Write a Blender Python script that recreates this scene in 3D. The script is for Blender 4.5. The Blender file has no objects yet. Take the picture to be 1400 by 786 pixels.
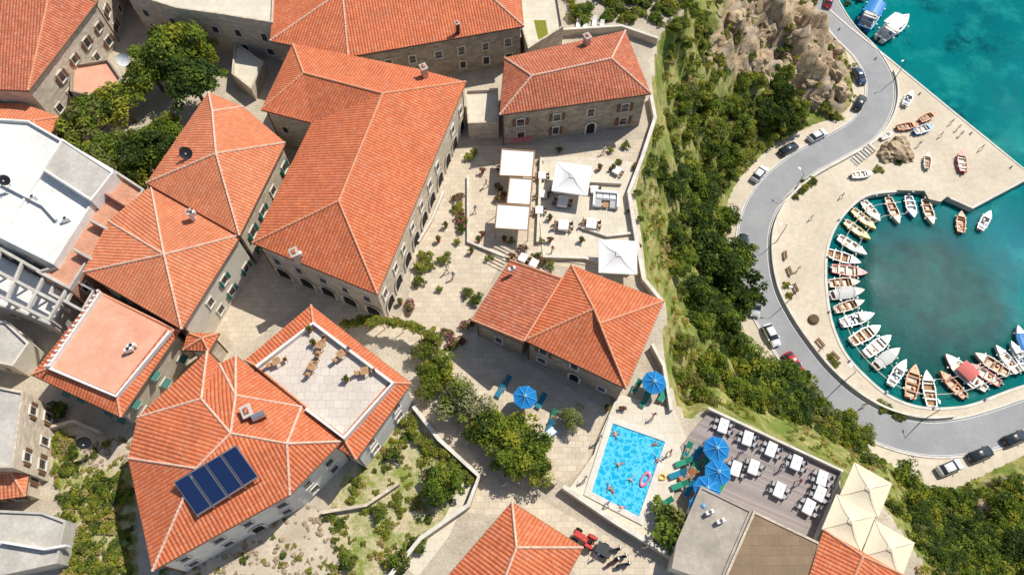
import bpy, math, random
import numpy as np
from mathutils import Vector, Matrix, noise as mnoise
random.seed(7); np.random.seed(7)
R=math.radians
TILT=R(27); F=1000.0; CZ=85.0
ct,st=math.cos(TILT),math.sin(TILT)
def P(px,py,z=0.0):
    u=(px-700)/F; v=(393-py)/F
    d=(CZ-z)/(ct-v*st)
    return Vector((d*u, d*(st+v*ct), z))
scene=bpy.context.scene
# ------------------------------------------------------------ materials
class NT:
    def __init__(s,name):
        s.m=bpy.data.materials.new(name); s.m.use_nodes=True
        s.n=s.m.node_tree.nodes; s.l=s.m.node_tree.links
        s.b=s.n['Principled BSDF']
    def add(s,t,**k):
        return s.n.new(t)
    def math(s,op,a,b=0.0,clamp=False):
        n=s.n.new('ShaderNodeMath'); n.operation=op; n.use_clamp=clamp
        for i,x in enumerate((a,b)):
            if isinstance(x,(int,float)): n.inputs[i].default_value=x
            else: s.l.new(x,n.inputs[i])
        return n.outputs[0]
    def noise(s,vec,scale,detail=4,rough=.6):
        n=s.n.new('ShaderNodeTexNoise'); n.inputs['Scale'].default_value=scale
        n.inputs['Detail'].default_value=detail; n.inputs['Roughness'].default_value=rough
        if vec is not None: s.l.new(vec,n.inputs['Vector'])
        return n.outputs['Fac']
    def mix(s,f,a,b,bt='MIX'):
        n=s.n.new('ShaderNodeMix'); n.data_type='RGBA'; n.blend_type=bt
        if isinstance(f,(int,float)): n.inputs[0].default_value=f
        else: s.l.new(f,n.inputs[0])
        for i,x in ((6,a),(7,b)):
            if isinstance(x,tuple): n.inputs[i].default_value=(*x[:3],1)
            else: s.l.new(x,n.inputs[i])
        return n.outputs[2]
    def ramp(s,f,a,b):
        n=s.n.new('ShaderNodeMapRange'); n.inputs[1].default_value=a; n.inputs[2].default_value=b
        s.l.new(f,n.inputs[0]); return n.outputs[0]
    def coord(s,which='Object'):
        return s.n.new('ShaderNodeTexCoord').outputs[which]
    def bump(s,h,strength=.5,dist=.05):
        n=s.n.new('ShaderNodeBump'); n.inputs['Strength'].default_value=strength; n.inputs['Distance'].default_value=dist
        s.l.new(h,n.inputs['Height']); s.l.new(n.outputs[0],s.b.inputs['Normal'])
    def fin(s,col=None,rough=.8,metal=0,spec=None):
        if col is not None:
            if isinstance(col,tuple): s.b.inputs['Base Color'].default_value=(*col[:3],1)
            else: s.l.new(col,s.b.inputs['Base Color'])
        s.b.inputs['Roughness'].default_value=rough; s.b.inputs['Metallic'].default_value=metal
        s.b.inputs['Specular IOR Level'].default_value=(.2 if rough>.6 else .5) if spec is None else spec
        return s.m
def gen(name,c1,c2=None,scale=.6,rough=.85,bump=0,fine=6,metal=0,spec=None,stain=.25):
    t=NT(name); co=t.coord()
    if c2 is None: c2=tuple(x*.75 for x in c1)
    a=t.ramp(t.noise(co,scale,5),.35,.68)
    col=t.mix(a,c1,c2)
    b=t.ramp(t.noise(co,scale*fine,6,.7),.4,.75)
    col=t.mix(t.math('MULTIPLY',b,stain),col,tuple(x*.45 for x in c1))
    if bump: t.bump(t.noise(co,scale*fine*1.5,5,.7),.8,bump)
    return t.fin(col,rough,metal,spec)
def tile_mat(name,c1,c2,dark=.5):
    t=NT(name); uv=t.coord('UV'); co=t.coord('Object')
    sp=t.add('ShaderNodeSeparateXYZ'); t.l.new(uv,sp.inputs[0])
    su=t.math('DIVIDE',sp.outputs[0],.42); sv=t.math('DIVIDE',sp.outputs[1],.42)
    stripe=t.math('ABSOLUTE',t.math('SINE',t.math('MULTIPLY',su,math.pi)))
    row=t.math('FRACT',sv)
    cb=t.add('ShaderNodeCombineXYZ'); t.l.new(t.math('FLOOR',su),cb.inputs[0]); t.l.new(t.math('FLOOR',sv),cb.inputs[1])
    wn=t.add('ShaderNodeTexWhiteNoise'); wn.noise_dimensions='2D'; t.l.new(cb.outputs[0],wn.inputs['Vector'])
    col=t.mix(wn.outputs['Value'],c1,c2)
    col=t.mix(t.math('MULTIPLY',t.ramp(t.noise(co,.3,7,.72),.42,.66),.6),col,tuple(x*.62 for x in c1))
    col=t.mix(t.math('MULTIPLY',t.ramp(t.noise(co,1.7,6,.75),.50,.70),.5),col,(.60,.38,.27))
    g=t.ramp(stripe,.55,.05)
    col=t.mix(t.math('MULTIPLY',g,dark),col,(.22,.06,.03))
    col=t.mix(t.math('MULTIPLY',t.ramp(row,.82,1.0),.3),col,(.20,.055,.03))
    t.bump(t.math('ADD',stripe,t.math('MULTIPLY',row,-.35)),.9,.09)
    return t.fin(col,.75)
def stone_mat(name,c1,c2,mortar,w=.55,h=.28,bump=.04,st_=.5):
    t=NT(name); uv=t.coord('UV'); co=t.coord()
    nz=t.add('ShaderNodeTexNoise'); nz.inputs['Scale'].default_value=1.2; t.l.new(co,nz.inputs['Vector'])
    vm=t.add('ShaderNodeVectorMath'); vm.operation='SCALE'; vm.inputs[3].default_value=.18; t.l.new(nz.outputs['Color'],vm.inputs[0])
    va=t.add('ShaderNodeVectorMath'); va.operation='ADD'; t.l.new(uv,va.inputs[0]); t.l.new(vm.outputs[0],va.inputs[1])
    b=t.add('ShaderNodeTexBrick'); t.l.new(va.outputs[0],b.inputs['Vector'])
    b.inputs['Scale'].default_value=1; b.inputs['Brick Width'].default_value=w; b.inputs['Row Height'].default_value=h
    b.inputs['Mortar Size'].default_value=.03; b.inputs['Mortar Smooth'].default_value=.6
    b.inputs['Color1'].default_value=(*c1,1); b.inputs['Color2'].default_value=(*c2,1); b.inputs['Mortar'].default_value=(*mortar,1)
    col=t.mix(t.math('MULTIPLY',t.ramp(t.noise(co,.5,6,.7),.4,.7),st_),b.outputs['Color'],tuple(x*.5 for x in c1))
    col=t.mix(t.math('MULTIPLY',t.ramp(t.noise(co,4,4,.7),.4,.7),.4),col,tuple(min(.75,x*1.45) for x in c2))
    t.bump(t.math('ADD',b.outputs['Fac'],t.noise(co,6,4)),.7,-bump)
    return t.fin(col,.9)
def plain(name,c,rough=.5,metal=0,spec=None,var=.12):
    t=NT(name); n=t.ramp(t.noise(t.coord(),3,4),.3,.7)
    return t.fin(t.mix(t.math('MULTIPLY',n,var*2),c,tuple(x*.6 for x in c)),rough,metal,spec)
M={}
M['tileA']=tile_mat('clay_roof_tile',(.72,.205,.085),(.58,.145,.06))
M['tileB']=tile_mat('clay_roof_tile_light',(.76,.26,.125),(.64,.19,.085),.4)
M['tileC']=tile_mat('clay_roof_tile_old',(.62,.19,.095),(.42,.12,.065),.6)
M['cap']=gen('ridge_cap',(.74,.36,.21),(.62,.26,.14),1.5)
M['capw']=gen('mortared_ridge_cap',(.76,.56,.44),(.62,.30,.18),3,fine=3)
M['stone']=stone_mat('grey_limestone_wall',(.50,.42,.32),(.26,.21,.165),(.48,.42,.33),.75,.4,.07)
M['stonel']=stone_mat('pale_limestone_wall',(.72,.62,.48),(.46,.38,.29),(.66,.58,.46),.75,.4,.05)
M['pave']=stone_mat('stone_paving',(.64,.55,.42),(.52,.43,.32),(.38,.32,.24),1.0,.7,.01,.4)
M['pavel']=stone_mat('pale_paving',(.68,.60,.48),(.62,.54,.42),(.48,.41,.32),1.2,1.2,.008,.3)
M['terr']=stone_mat('terrace_tiles',(.62,.55,.47),(.55,.48,.41),(.36,.31,.27),.95,.95,.005,.25)
M['brick']=stone_mat('hollow_brick',(.62,.29,.17),(.50,.22,.13),(.58,.48,.4),.5,.3,.02)
M['salmon']=gen('salmon_screed',(.76,.40,.27),(.66,.31,.20),.4,stain=.4)
M['plaster']=gen('cream_plaster',(.72,.66,.55),(.60,.54,.44),.5,stain=.35)
M['white']=gen('white_render',(.78,.76,.72),(.68,.66,.61),.35,stain=.4)
M['conc']=gen('concrete',(.58,.54,.48),(.42,.39,.34),.4,stain=.5,bump=.01)
M['quay']=gen('quay_concrete',(.68,.59,.46),(.56,.48,.36),.12,stain=.4,fine=9)
M['asph']=gen('asphalt',(.35,.35,.35),(.28,.28,.285),.18,fine=14,stain=.25)
M['kerb']=gen('kerb_stone',(.74,.69,.60),None,.8)
M['line']=gen('road_paint',(.75,.75,.73),(.5,.5,.49),3)
M['gravel']=gen('rubble_ground',(.62,.53,.40),(.46,.38,.28),.35,bump=.08,fine=9,stain=.5)
M['brownroof']=stone_mat('brown_bitumen_roof',(.28,.20,.13),(.23,.16,.10),(.16,.11,.07),2.2,1.0,.01)
M['greyroof']=gen('grey_flat_roof',(.48,.42,.35),(.32,.28,.23),.3,stain=.6)
M['canvas']=gen('white_canvas',(.80,.79,.77),(.75,.74,.72),.7,stain=.1,rough=.9)
M['cream']=gen('cream_canvas',(.76,.67,.49),(.70,.61,.44),.7,stain=.15,rough=.9)
M['blue']=gen('blue_canvas',(.01,.21,.50),(.008,.15,.42),1.5,stain=.2)
M['bluel']=plain('blue_canvas_trim',(.22,.5,.72),.8)
M['green']=plain('green_paint',(.015,.14,.10),.5)
M['brown']=plain('brown_wood',(.18,.09,.045),.7)
M['wood']=plain('light_wood',(.42,.24,.12),.7)
M['dkmetal']=plain('dark_metal',(.05,.05,.055),.4,.6)
M['metal']=plain('steel',(.5,.5,.5),.35,.8)
M['black']=plain('black_rubber',(.02,.02,.02),.7)
M['glass']=plain('dark_glass',(.03,.04,.05),.08,spec=.8,var=.3)
M['voidpaint']=plain('painted_dark_interior',(.03,.026,.022),.9)
M['bark']=gen('bark',(.16,.11,.07),(.09,.06,.04),3)
M['solar']=plain('solar_glass',(.006,.025,.10),.15,spec=.6)
M['lounge']=plain('green_cushion',(.03,.26,.16),.8)
M['teal']=plain('teal_cushion',(.02,.20,.30),.8)
M['grey']=plain('grey_cushion',(.42,.42,.43),.8)
M['red']=plain('red_paint',(.55,.03,.02),.4); M['yellow']=plain('yellow_paint',(.72,.48,.05),.4)
M['orange']=plain('orange_paint',(.62,.19,.05),.45); M['pink']=plain('pink_vinyl',(.75,.2,.3),.4)
M['bwhite']=plain('boat_gelcoat',(.80,.79,.76),.3); M['bcream']=plain('boat_cream',(.70,.63,.50),.5)
M['bblue']=plain('boat_blue',(.03,.22,.55),.35)
M['bgrey']=plain('boat_interior_grey',(.55,.54,.52),.6)
M['bwood']=plain('varnished_boat_wood',(.36,.17,.07),.4)
M['redcanvas']=plain('faded_red_canvas',(.6,.16,.14),.8)
M['skin']=plain('skin',(.55,.30,.2),.6); M['skin2']=plain('tanned_skin',(.38,.2,.12),.6)
M['hair']=plain('dark_hair',(.04,.025,.018),.7)
for i,(k,c) in enumerate({'pwhite':(.78,.78,.77),'pblack':(.02,.021,.025),'pblue':(.03,.06,.12),'pred':(.45,.02,.02),'psilver':(.62,.62,.63)}.items()):
    m=plain('car_paint_'+k[1:],c,.25,var=.03); m.node_tree.nodes['Principled BSDF'].inputs['Coat Weight'].default_value=.6; M[k]=m
def deck():
    t=NT('weathered_deck_boards'); uv=t.coord('Object')
    mp=t.add('ShaderNodeMapping'); mp.inputs['Rotation'].default_value=(0,0,R(24)); t.l.new(uv,mp.inputs[0])
    sp=t.add('ShaderNodeSeparateXYZ'); t.l.new(mp.outputs[0],sp.inputs[0])
    s=t.math('DIVIDE',sp.outputs[1],.28)
    wn=t.add('ShaderNodeTexWhiteNoise'); wn.noise_dimensions='1D'; t.l.new(t.math('FLOOR',s),wn.inputs['W'])
    col=t.mix(wn.outputs['Value'],(.36,.30,.28),(.22,.185,.175))
    g=t.math('GREATER_THAN',t.math('FRACT',s),.88)
    col=t.mix(t.math('MULTIPLY',g,.6),col,(.06,.05,.045))
    col=t.mix(t.math('MULTIPLY',t.noise(uv,1.5,5),.4),col,(.42,.37,.34))
    return t.fin(col,.85)
M['deck']=deck()
def foliage(name,c,v=.5):
    t=NT(name); oi=t.add('ShaderNodeObjectInfo')
    g=t.add('ShaderNodeNewGeometry')
    n=t.ramp(t.noise(t.coord(),3.5,3),.3,.7)
    col=t.mix(n,c,tuple(x*.45 for x in c))
    col=t.mix(t.math('MULTIPLY',oi.outputs['Random'],v),col,(c[0]*1.6,c[1]*1.12,c[2]*.8))
    col=t.mix(t.math('MULTIPLY',g.outputs['Random Per Island'],.4),col,(c[0]*1.6+.01,c[1]*1.5+.01,c[2]*1.2))
    m=t.fin(col,.65,spec=.15)
    tr=t.add('ShaderNodeBsdfTranslucent'); t.l.new(col,tr.inputs[0])
    ms=t.add('ShaderNodeMixShader'); ms.inputs[0].default_value=.35
    t.l.new(t.b.outputs[0],ms.inputs[1]); t.l.new(tr.outputs[0],ms.inputs[2])
    t.l.new(ms.outputs[0],t.n['Material Output'].inputs[0]); return m
M['leafA']=foliage('leaf_green',(.14,.22,.028)); M['leafB']=foliage('leaf_dark',(.045,.085,.018),.3); M['leafC']=foliage('leaf_yellow_green',(.29,.33,.045)); M['leafD']=foliage('leaf_olive',(.17,.19,.06))
M['leafG']=foliage('leaf_grey_green',(.25,.30,.17)); M['flower']=plain('pink_flower',(.6,.08,.2),.7); M['dry']=foliage('dry_grass_blade',(.44,.36,.16),.3)
def terrain_mat():
    t=NT('terrain'); co=t.coord(); a=t.add('ShaderNodeVertexColor'); a.layer_name='zone'
    s=t.add('ShaderNodeSeparateColor'); t.l.new(a.outputs[0],s.inputs[0])
    grass=t.mix(t.ramp(t.noise(co,.2,6,.7),.42,.62),(.17,.22,.04),(.44,.37,.15))
    grass=t.mix(t.ramp(t.noise(co,1.5,6,.7),.48,.7),grass,(.08,.11,.025))
    mp=t.add('ShaderNodeMapping'); mp.inputs['Scale'].default_value=(.35,.35,1.6); mp.inputs['Rotation'].default_value=(.3,.25,0); t.l.new(co,mp.inputs[0])
    rk=t.mix(t.ramp(t.noise(mp.outputs[0],.8,8,.7),.38,.6),(.58,.43,.26),(.30,.22,.14))
    rk=t.mix(t.ramp(t.noise(co,.4,5,.7),.5,.65),rk,(.46,.40,.33))
    rk=t.mix(t.ramp(t.noise(co,2.5,6,.8),.5,.68),rk,(.11,.08,.05))
    nz=t.noise(co,.5,6,.7)
    rf=t.ramp(t.math('ADD',s.outputs[0],t.math('MULTIPLY',t.math('SUBTRACT',nz,.5),1.7)),.42,.58)
    col=t.mix(rf,grass,rk)
    pl=t.mix(t.ramp(t.noise(co,.3,6,.7),.35,.65),(.62,.54,.42),(.45,.38,.29))
    pl=t.mix(t.math('MULTIPLY',t.ramp(t.noise(co,3,6,.75),.45,.7),.5),pl,(.30,.25,.18))
    pf=t.ramp(t.math('ADD',s.outputs[2],t.math('MULTIPLY',t.math('SUBTRACT',nz,.5),.7)),.45,.55)
    col=t.mix(pf,col,pl)
    t.bump(t.noise(co,2.2,7,.75),.8,.25)
    return t.fin(col,.95)
M['terrain']=terrain_mat()
def garden():
    t=NT('dry_garden_ground'); co=t.coord()
    col=t.mix(t.ramp(t.noise(co,.45,6,.7),.40,.58),(.22,.27,.05),(.58,.48,.31))
    col=t.mix(t.ramp(t.noise(co,3,6,.75),.52,.72),col,(.15,.16,.05))
    t.bump(t.noise(co,3,6,.7),.9,.15); return t.fin(col,.95)
M['garden']=garden()
def sea():
    t=NT('sea_water'); co=t.coord()
    col=t.mix(t.ramp(t.noise(co,.03,5,.6),.35,.65),(.0,.185,.185),(.0,.11,.13))
    col=t.mix(t.ramp(t.noise(co,.11,5,.65),.5,.66),col,(.01,.23,.215))
    col=t.mix(t.ramp(t.noise(co,.07,6,.7),.56,.66),col,(.0,.07,.085))
    vd=t.add('ShaderNodeVectorMath'); vd.operation='DISTANCE'; t.l.new(co,vd.inputs[0]); q=P(1262,420,-37.3); vd.inputs[1].default_value=(q.x,q.y,q.z)
    f=t.ramp(t.math('ADD',vd.outputs['Value'],t.math('MULTIPLY',t.noise(co,.12,4),9)),28,17)
    bas=t.mix(t.ramp(t.noise(co,.2,5,.7),.42,.62),(.006,.085,.070),(.004,.052,.048))
    col=t.mix(t.math('MULTIPLY',f,.93),col,bas)
    h=t.math('ADD',t.noise(co,.8,3,.6),t.math('MULTIPLY',t.noise(co,2.6,3,.6),.45))
    t.bump(h,.6,.2)
    t.b.inputs['IOR'].default_value=1.33
    return t.fin(col,.02,spec=.045)
M['sea']=sea()
def pool():
    t=NT('pool_water'); co=t.coord()
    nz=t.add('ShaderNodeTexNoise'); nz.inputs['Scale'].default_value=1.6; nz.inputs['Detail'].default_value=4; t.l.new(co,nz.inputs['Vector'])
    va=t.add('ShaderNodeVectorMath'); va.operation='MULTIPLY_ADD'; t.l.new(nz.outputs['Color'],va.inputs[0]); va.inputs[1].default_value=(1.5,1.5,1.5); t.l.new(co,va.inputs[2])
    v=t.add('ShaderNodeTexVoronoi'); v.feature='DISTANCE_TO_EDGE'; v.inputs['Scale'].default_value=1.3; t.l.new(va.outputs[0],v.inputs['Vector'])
    col=t.mix(t.math('MULTIPLY',t.ramp(v.outputs['Distance'],.26,.0),.75),(.01,.36,.58),(.16,.64,.80))  # caustic light pattern painted into the opaque water colour
    t.bump(t.noise(co,2.5,4),.4,.06); return t.fin(col,.05,spec=.2)
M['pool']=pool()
M['poolrim']=plain('pool_mosaic',(.03,.25,.5),.3)
# ------------------------------------------------------------ mesh builder
class MB:
    def __init__(s): s.v=[];s.f=[];s.mi=[];s.ml=[];s.sm=[]
    def face(s,pts,mat,smooth=False):
        i=len(s.v); s.v+= [tuple(p) for p in pts]; s.f.append(tuple(range(i,i+len(pts))))
        if mat not in s.ml: s.ml.append(mat)
        s.mi.append(s.ml.index(mat)); s.sm.append(smooth)
    def box(s,c,size,rz=0,mat='stone',rot=None):
        cx,cy,cz=c; a,b,d=[x/2 for x in size]; co,si=math.cos(rz),math.sin(rz)
        q=[]
        for z in(-d,d):
            for x,y in((-a,-b),(a,-b),(a,b),(-a,b)):
                w=Vector((x,y,z))
                if rot is not None: w=rot@w
                else: w=Vector((x*co-y*si,x*si+y*co,z))
                q.append((cx+w.x,cy+w.y,cz+w.z))
        for f in((3,2,1,0),(4,5,6,7),(0,1,5,4),(1,2,6,5),(2,3,7,6),(3,0,4,7)): s.face([q[k] for k in f],mat)
    def prism(s,poly,z0,z1,side,top,bottom=None):
        poly=ccw(poly); n=len(poly)
        s.face([(p[0],p[1],z1) for p in poly],top)
        if bottom: s.face([(p[0],p[1],z0) for p in reversed(poly)],bottom)
        for i in range(n):
            a,b=poly[i],poly[(i+1)%n]
            s.face([(a[0],a[1],z0),(b[0],b[1],z0),(b[0],b[1],z1),(a[0],a[1],z1)],side)
    def tube(s,p0,p1,r0,r1,mat,n=8,caps=True):
        p0=Vector(p0);p1=Vector(p1); d=(p1-p0).normalized()
        a=d.orthogonal().normalized(); b=d.cross(a)
        A=[p0+(a*math.cos(2*math.pi*k/n)+b*math.sin(2*math.pi*k/n))*r0 for k in range(n)]
        B=[p1+(a*math.cos(2*math.pi*k/n)+b*math.sin(2*math.pi*k/n))*r1 for k in range(n)]
        for k in range(n):
            j=(k+1)%n; s.face([A[k],A[j],B[j],B[k]],mat,True)
        if caps: s.face(A[::-1],mat); s.face(B,mat)
    def mesh(s,name,weld=False):
        me=bpy.data.meshes.new(name); me.from_pydata(s.v,[],s.f)
        for m in s.ml: me.materials.append(M[m])
        me.polygons.foreach_set('material_index',s.mi); me.polygons.foreach_set('use_smooth',s.sm)
        uv=me.uv_layers.new(name='UVMap'); d=uv.data; vs=me.vertices
        for p in me.polygons:
            n=p.normal
            t=Vector((-n.y,n.x,0))
            if t.length<.02: t=Vector((1,0,0))
            t.normalize(); b=n.cross(t)
            for li in p.loop_indices:
                c=vs[me.loops[li].vertex_index].co; d[li].uv=(c.dot(t),c.dot(b))
        if weld:
            import bmesh
            bm=bmesh.new(); bm.from_mesh(me); bmesh.ops.remove_doubles(bm,verts=bm.verts,dist=.001); bm.to_mesh(me); bm.free()
        me.update(); return me
    def obj(s,name,parent=None,weld=False):
        return link(name,s.mesh(name,weld),parent)
def link(name,me,parent=None):
    o=bpy.data.objects.new(name,me); scene.collection.objects.link(o)
    if parent: o.parent=parent
    return o
def empty(name):
    o=bpy.data.objects.new(name,None); scene.collection.objects.link(o); o.empty_display_size=.5; return o
def area(p): return .5*sum(p[i][0]*p[(i+1)%len(p)][1]-p[(i+1)%len(p)][0]*p[i][1] for i in range(len(p)))
def ccw(p): return list(p) if area(p)>0 else list(p)[::-1]
def inset(poly,d):
    poly=ccw(poly); n=len(poly); out=[]
    for i in range(n):
        a,b,c=[Vector((q[0],q[1])) for q in (poly[i-1],poly[i],poly[(i+1)%n])]
        e1=(b-a).normalized(); e2=(c-b).normalized(); n1=Vector((-e1.y,e1.x)); n2=Vector((-e2.y,e2.x))
        m=(n1+n2); k=m.length
        if k<.3: out.append(b+n1*d); continue
        m/=k; out.append(b+m*min(d/max(.35,m.dot(n1)),d*2.2))
    return out
def PP(pts,z): return [P(x,y,z) for x,y in pts]
def cat(pts,n=8):
    out=[]
    for i in range(len(pts)-1):
        p0=pts[max(i-1,0)];p1=pts[i];p2=pts[i+1];p3=pts[min(i+2,len(pts)-1)]
        for k in range(n):
            t=k/n; out.append(tuple(.5*((2*p1[j])+(-p0[j]+p2[j])*t+(2*p0[j]-5*p1[j]+4*p2[j]-p3[j])*t*t+(-p0[j]+3*p1[j]-3*p2[j]+p3[j])*t**3) for j in range(2)))
    out.append(tuple(pts[-1][:2])); return out
# ------------------------------------------------------------ terrain
ZL=-36.0; ZS=-37.3
plat=[P(*q) for q in [(925,-180),(938,-60),(935,20),(900,52),(893,110),(898,150),(880,215),(862,262),(872,325),(884,385),(915,415),(905,470),(922,545),(945,575),(968,556),(1152,642),(1150,690),(1205,680),(1262,765),(1262,860)]]
platw=[(p.x,p.y) for p in plat]+[(45,-20),(45,-3500),(-3500,-3500),(-3500,3500),(-60,3500),(20,400)]
land=[(1085,-90),(1103,10),(1148,58),(1163,100),(1158,150),(1098,176),(1050,203),(1000,260),(990,320),(1003,420),(1040,495),(1105,558),(1180,612),(1272,670),(1302,670),(1400,622),(1520,560)]
water=[(1520,500),(1400,530),(1335,554),(1300,560),(1260,559),(1225,548),(1195,528),(1158,490),(1140,455),(1131,420),(1127,370),(1132,330),(1150,295),(1182,267),(1225,260),(1264,261),(1270,272),(1286,276),(1296,268),(1328,283),(1410,241),(1300,152),(1215,82),(1160,38),(1128,10),(1112,-90)]
landw=[P(x,y,ZL) for x,y in cat(land,5)]
w1=cat(water[:15],5); w2=water[15:]
slabw=landw+[P(x,y,ZL) for x,y in w1+list(w2)]
slabw=[(p.x,p.y) for p in slabw]
L=[(p.x,p.y) for p in landw]+[(170,45),(3500,40),(3500,3500),(60,3500),(75,400)]
def segd(X,Y,poly):
    d=np.full(X.shape,1e9); ins=np.zeros(X.shape,bool); n=len(poly)
    for i in range(n):
        x0,y0=poly[i]; x1,y1=poly[(i+1)%n]; dx,dy=x1-x0,y1-y0; q=dx*dx+dy*dy
        if q<1e-9: continue
        t=np.clip(((X-x0)*dx+(Y-y0)*dy)/q,0,1)
        d=np.minimum(d,np.hypot(X-x0-t*dx,Y-y0-t*dy))
        if dy!=0:
            c=((y0>Y)!=(y1>Y))&(X<dx*(Y-y0)/dy+x0); ins^=c
    return d,ins
def gz(X,Y,full=False):
    X=np.asarray(X,float);Y=np.asarray(Y,float)
    d1,i1=segd(X,Y,platw); d2,i2=segd(X,Y,L)
    D1=np.where(i1,0,d1); D2=np.where(i2,0,d2)
    t=D1/(D1+D2+1e-6)
    t2=t**.85
    n=np.sin(X*.31+Y*.13)*np.sin(Y*.27-X*.07)+.5*np.sin(X*.7+1)*np.sin(Y*.61)
    h=-36.05*t2+n*1.3*np.minimum(1,np.minimum(D1,D2)/5)
    h=np.where(i1,0.0,h)
    h=np.where(i2,np.where(d2>2.2,-44,-36.05),h)
    if full: return h,t,i1,i2,d1,d2
    return h
def ray(px,py):
    u=(px-700)/F;v=(393-py)/F
    d=np.linspace(55,230,700); X=d*u;Y=d*(st+v*ct);Z=CZ-d*(ct-v*st)
    g=np.maximum(gz(X,Y),ZS); k=int(np.argmax(Z<g)); return Vector((X[k],Y[k],g[k]))
xs=np.concatenate([[-3400,-1500,-700,-350,-200],np.arange(-140,12,4.0),np.arange(12,100,.75),np.arange(100,140,4.0),[160,200,350,700,1500,3400]])
ys=np.concatenate([[-3400,-1500,-600,-250,-100,-50],np.arange(-30,0,3.),np.arange(0,150,.75),np.arange(150,200,5.),[230,300,500,1000,2000,3400]])
X,Y=np.meshgrid(xs,ys); H,T,I1,I2,D1,D2=gz(X,Y,True)
rp=[ray(*q) for q in [(962,70),(985,20),(1010,-30),(1110,-30),(1150,55),(1160,100),(1152,155),(1112,152),(1065,100),(1010,112),(975,100)]]
rd,ri=segd(X,Y,[(p.x,p.y) for p in rp]); rs=np.where(ri,rd,-rd)
rock=np.clip(.5+rs/5,0,1)
rp2=[ray(*q) for q in [(1270,690),(1330,670),(1400,650),(1460,640),(1460,720),(1350,715)]]
rd2,ri2=segd(X,Y,[(p.x,p.y) for p in rp2]); rock=np.maximum(rock,np.clip(.4+np.where(ri2,rd2,-rd2)/8,0,.62))
V=[];C=[]
for j in range(len(ys)):
    for i in range(len(xs)):
        x,y,h=X[j,i],Y[j,i],H[j,i]
        if not I1[j,i] and not I2[j,i] and 12<x<100 and 0<y<150:
            e=min(1,min(D1[j,i],D2[j,i])/2.5)
            h+=mnoise.noise(Vector((x*.35,y*.35,0)))*.8*e
            r=rock[j,i]
            if r>.05:
                q=mnoise.fractal(Vector((x*.16,y*.16,3)),.8,2.2,5)
                s=round((h+q*4)/2.6)*2.6
                h+=r*e*((s-h)*.6+q*2.2+mnoise.noise(Vector((x*.9,y*.9,9)))*1.1)
        V.append((x,y,h)); C.append((rock[j,i],T[j,i],1.0 if I1[j,i] else 0.0,1))
nx=len(xs); Fc=[(j*nx+i,j*nx+i+1,(j+1)*nx+i+1,(j+1)*nx+i) for j in range(len(ys)-1) for i in range(nx-1)]
me=bpy.data.meshes.new('ground'); me.from_pydata(V,[],Fc); me.materials.append(M['terrain'])
ca=me.color_attributes.new('zone','FLOAT_COLOR','POINT'); ca.data.foreach_set('color',[c for q in C for c in q])
me.polygons.foreach_set('use_smooth',[True]*len(Fc)); link('ground',me)
mb=MB(); mb.face([(-3400,-3400,ZS),(3400,-3400,ZS),(3400,3400,ZS),(-3400,3400,ZS)],'sea'); mb.obj('sea')
mb=MB(); mb.prism(slabw,-44,ZL,'conc','quay'); mb.obj('harbour_quay')
# road
rc=cat([(1090,-90),(1122,-10),(1150,38),(1184,74),(1202,108),(1201,143),(1180,177),(1140,201),(1095,226),(1056,260),(1034,300),(1029,345),(1037,395),(1056,437),(1084,480),(1120,524),(1165,562),(1215,588),(1275,600),(1340,592),(1420,566),(1530,525)],8)
rcw=[P(x,y,ZL) for x,y in rc]
def off(line,d):
    out=[]
    for i,p in enumerate(line):
        a=line[max(0,i-1)];b=line[min(len(line)-1,i+1)]; t=Vector((b[0]-a[0],b[1]-a[1])).normalized()
        out.append(Vector((p[0]-t.y*d,p[1]+t.x*d,0)))
    return out
def strip(mb,line,d0,d1,z,mat,z0=None,side=None):
    A=off(line,d0);B=off(line,d1)
    for i in range(len(A)-1):
        mb.face([(A[i+1].x,A[i+1].y,z),(A[i].x,A[i].y,z),(B[i].x,B[i].y,z),(B[i+1].x,B[i+1].y,z)][::1 if d1<d0 else 1],mat)
        if z0 is not None:
            for Q in(A,B): mb.face([(Q[i].x,Q[i].y,z0),(Q[i+1].x,Q[i+1].y,z0),(Q[i+1].x,Q[i+1].y,z),(Q[i].x,Q[i].y,z)],side or mat)
mb=MB(); strip(mb,rcw,-3.0,3.0,ZL+.006,'asph')
strip(mb,rcw,2.7,2.82,ZL+.011,'line'); strip(mb,rcw,-2.82,-2.7,ZL+.011,'line')
mb.obj('coastal_road')
mb=MB(); strip(mb,rcw,3.0,3.3,ZL+.14,'kerb',ZL-.05); strip(mb,rcw[8:],-3.3,-3.0,ZL+.14,'kerb',ZL-.05); mb.obj('road_kerb')
mb=MB(); strip(mb,rcw[60:150],3.35,3.75,ZL+.75,'kerb',ZL-.05); mb.obj('promenade_wall')
mb=MB(); strip(mb,rcw[30:62],3.35,3.7,ZL+.6,'kerb',ZL-.05); mb.obj('promenade_wall')
wl=[P(x,y,ZL) for x,y in w1[4:]]
mb=MB(); strip(mb,wl,-.5,-.02,ZL+.1,'kerb',ZL-1.2) ; mb.obj('quay_edge_coping')
mb=MB(); strip(mb,wl,-2.9,-2.78,ZL+.012,'conc'); strip(mb,wl,-5.6,-5.5,ZL+.012,'conc'); mb.obj('quay_joint_lines')
wl2=[P(x,y,ZL) for x,y in w2[3:]]
mb=MB(); strip(mb,[wl2[i] for i in range(len(wl2))],-.45,-.02,ZL+.1,'kerb',ZL-1.2); mb.obj('quay_edge_coping')
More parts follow.
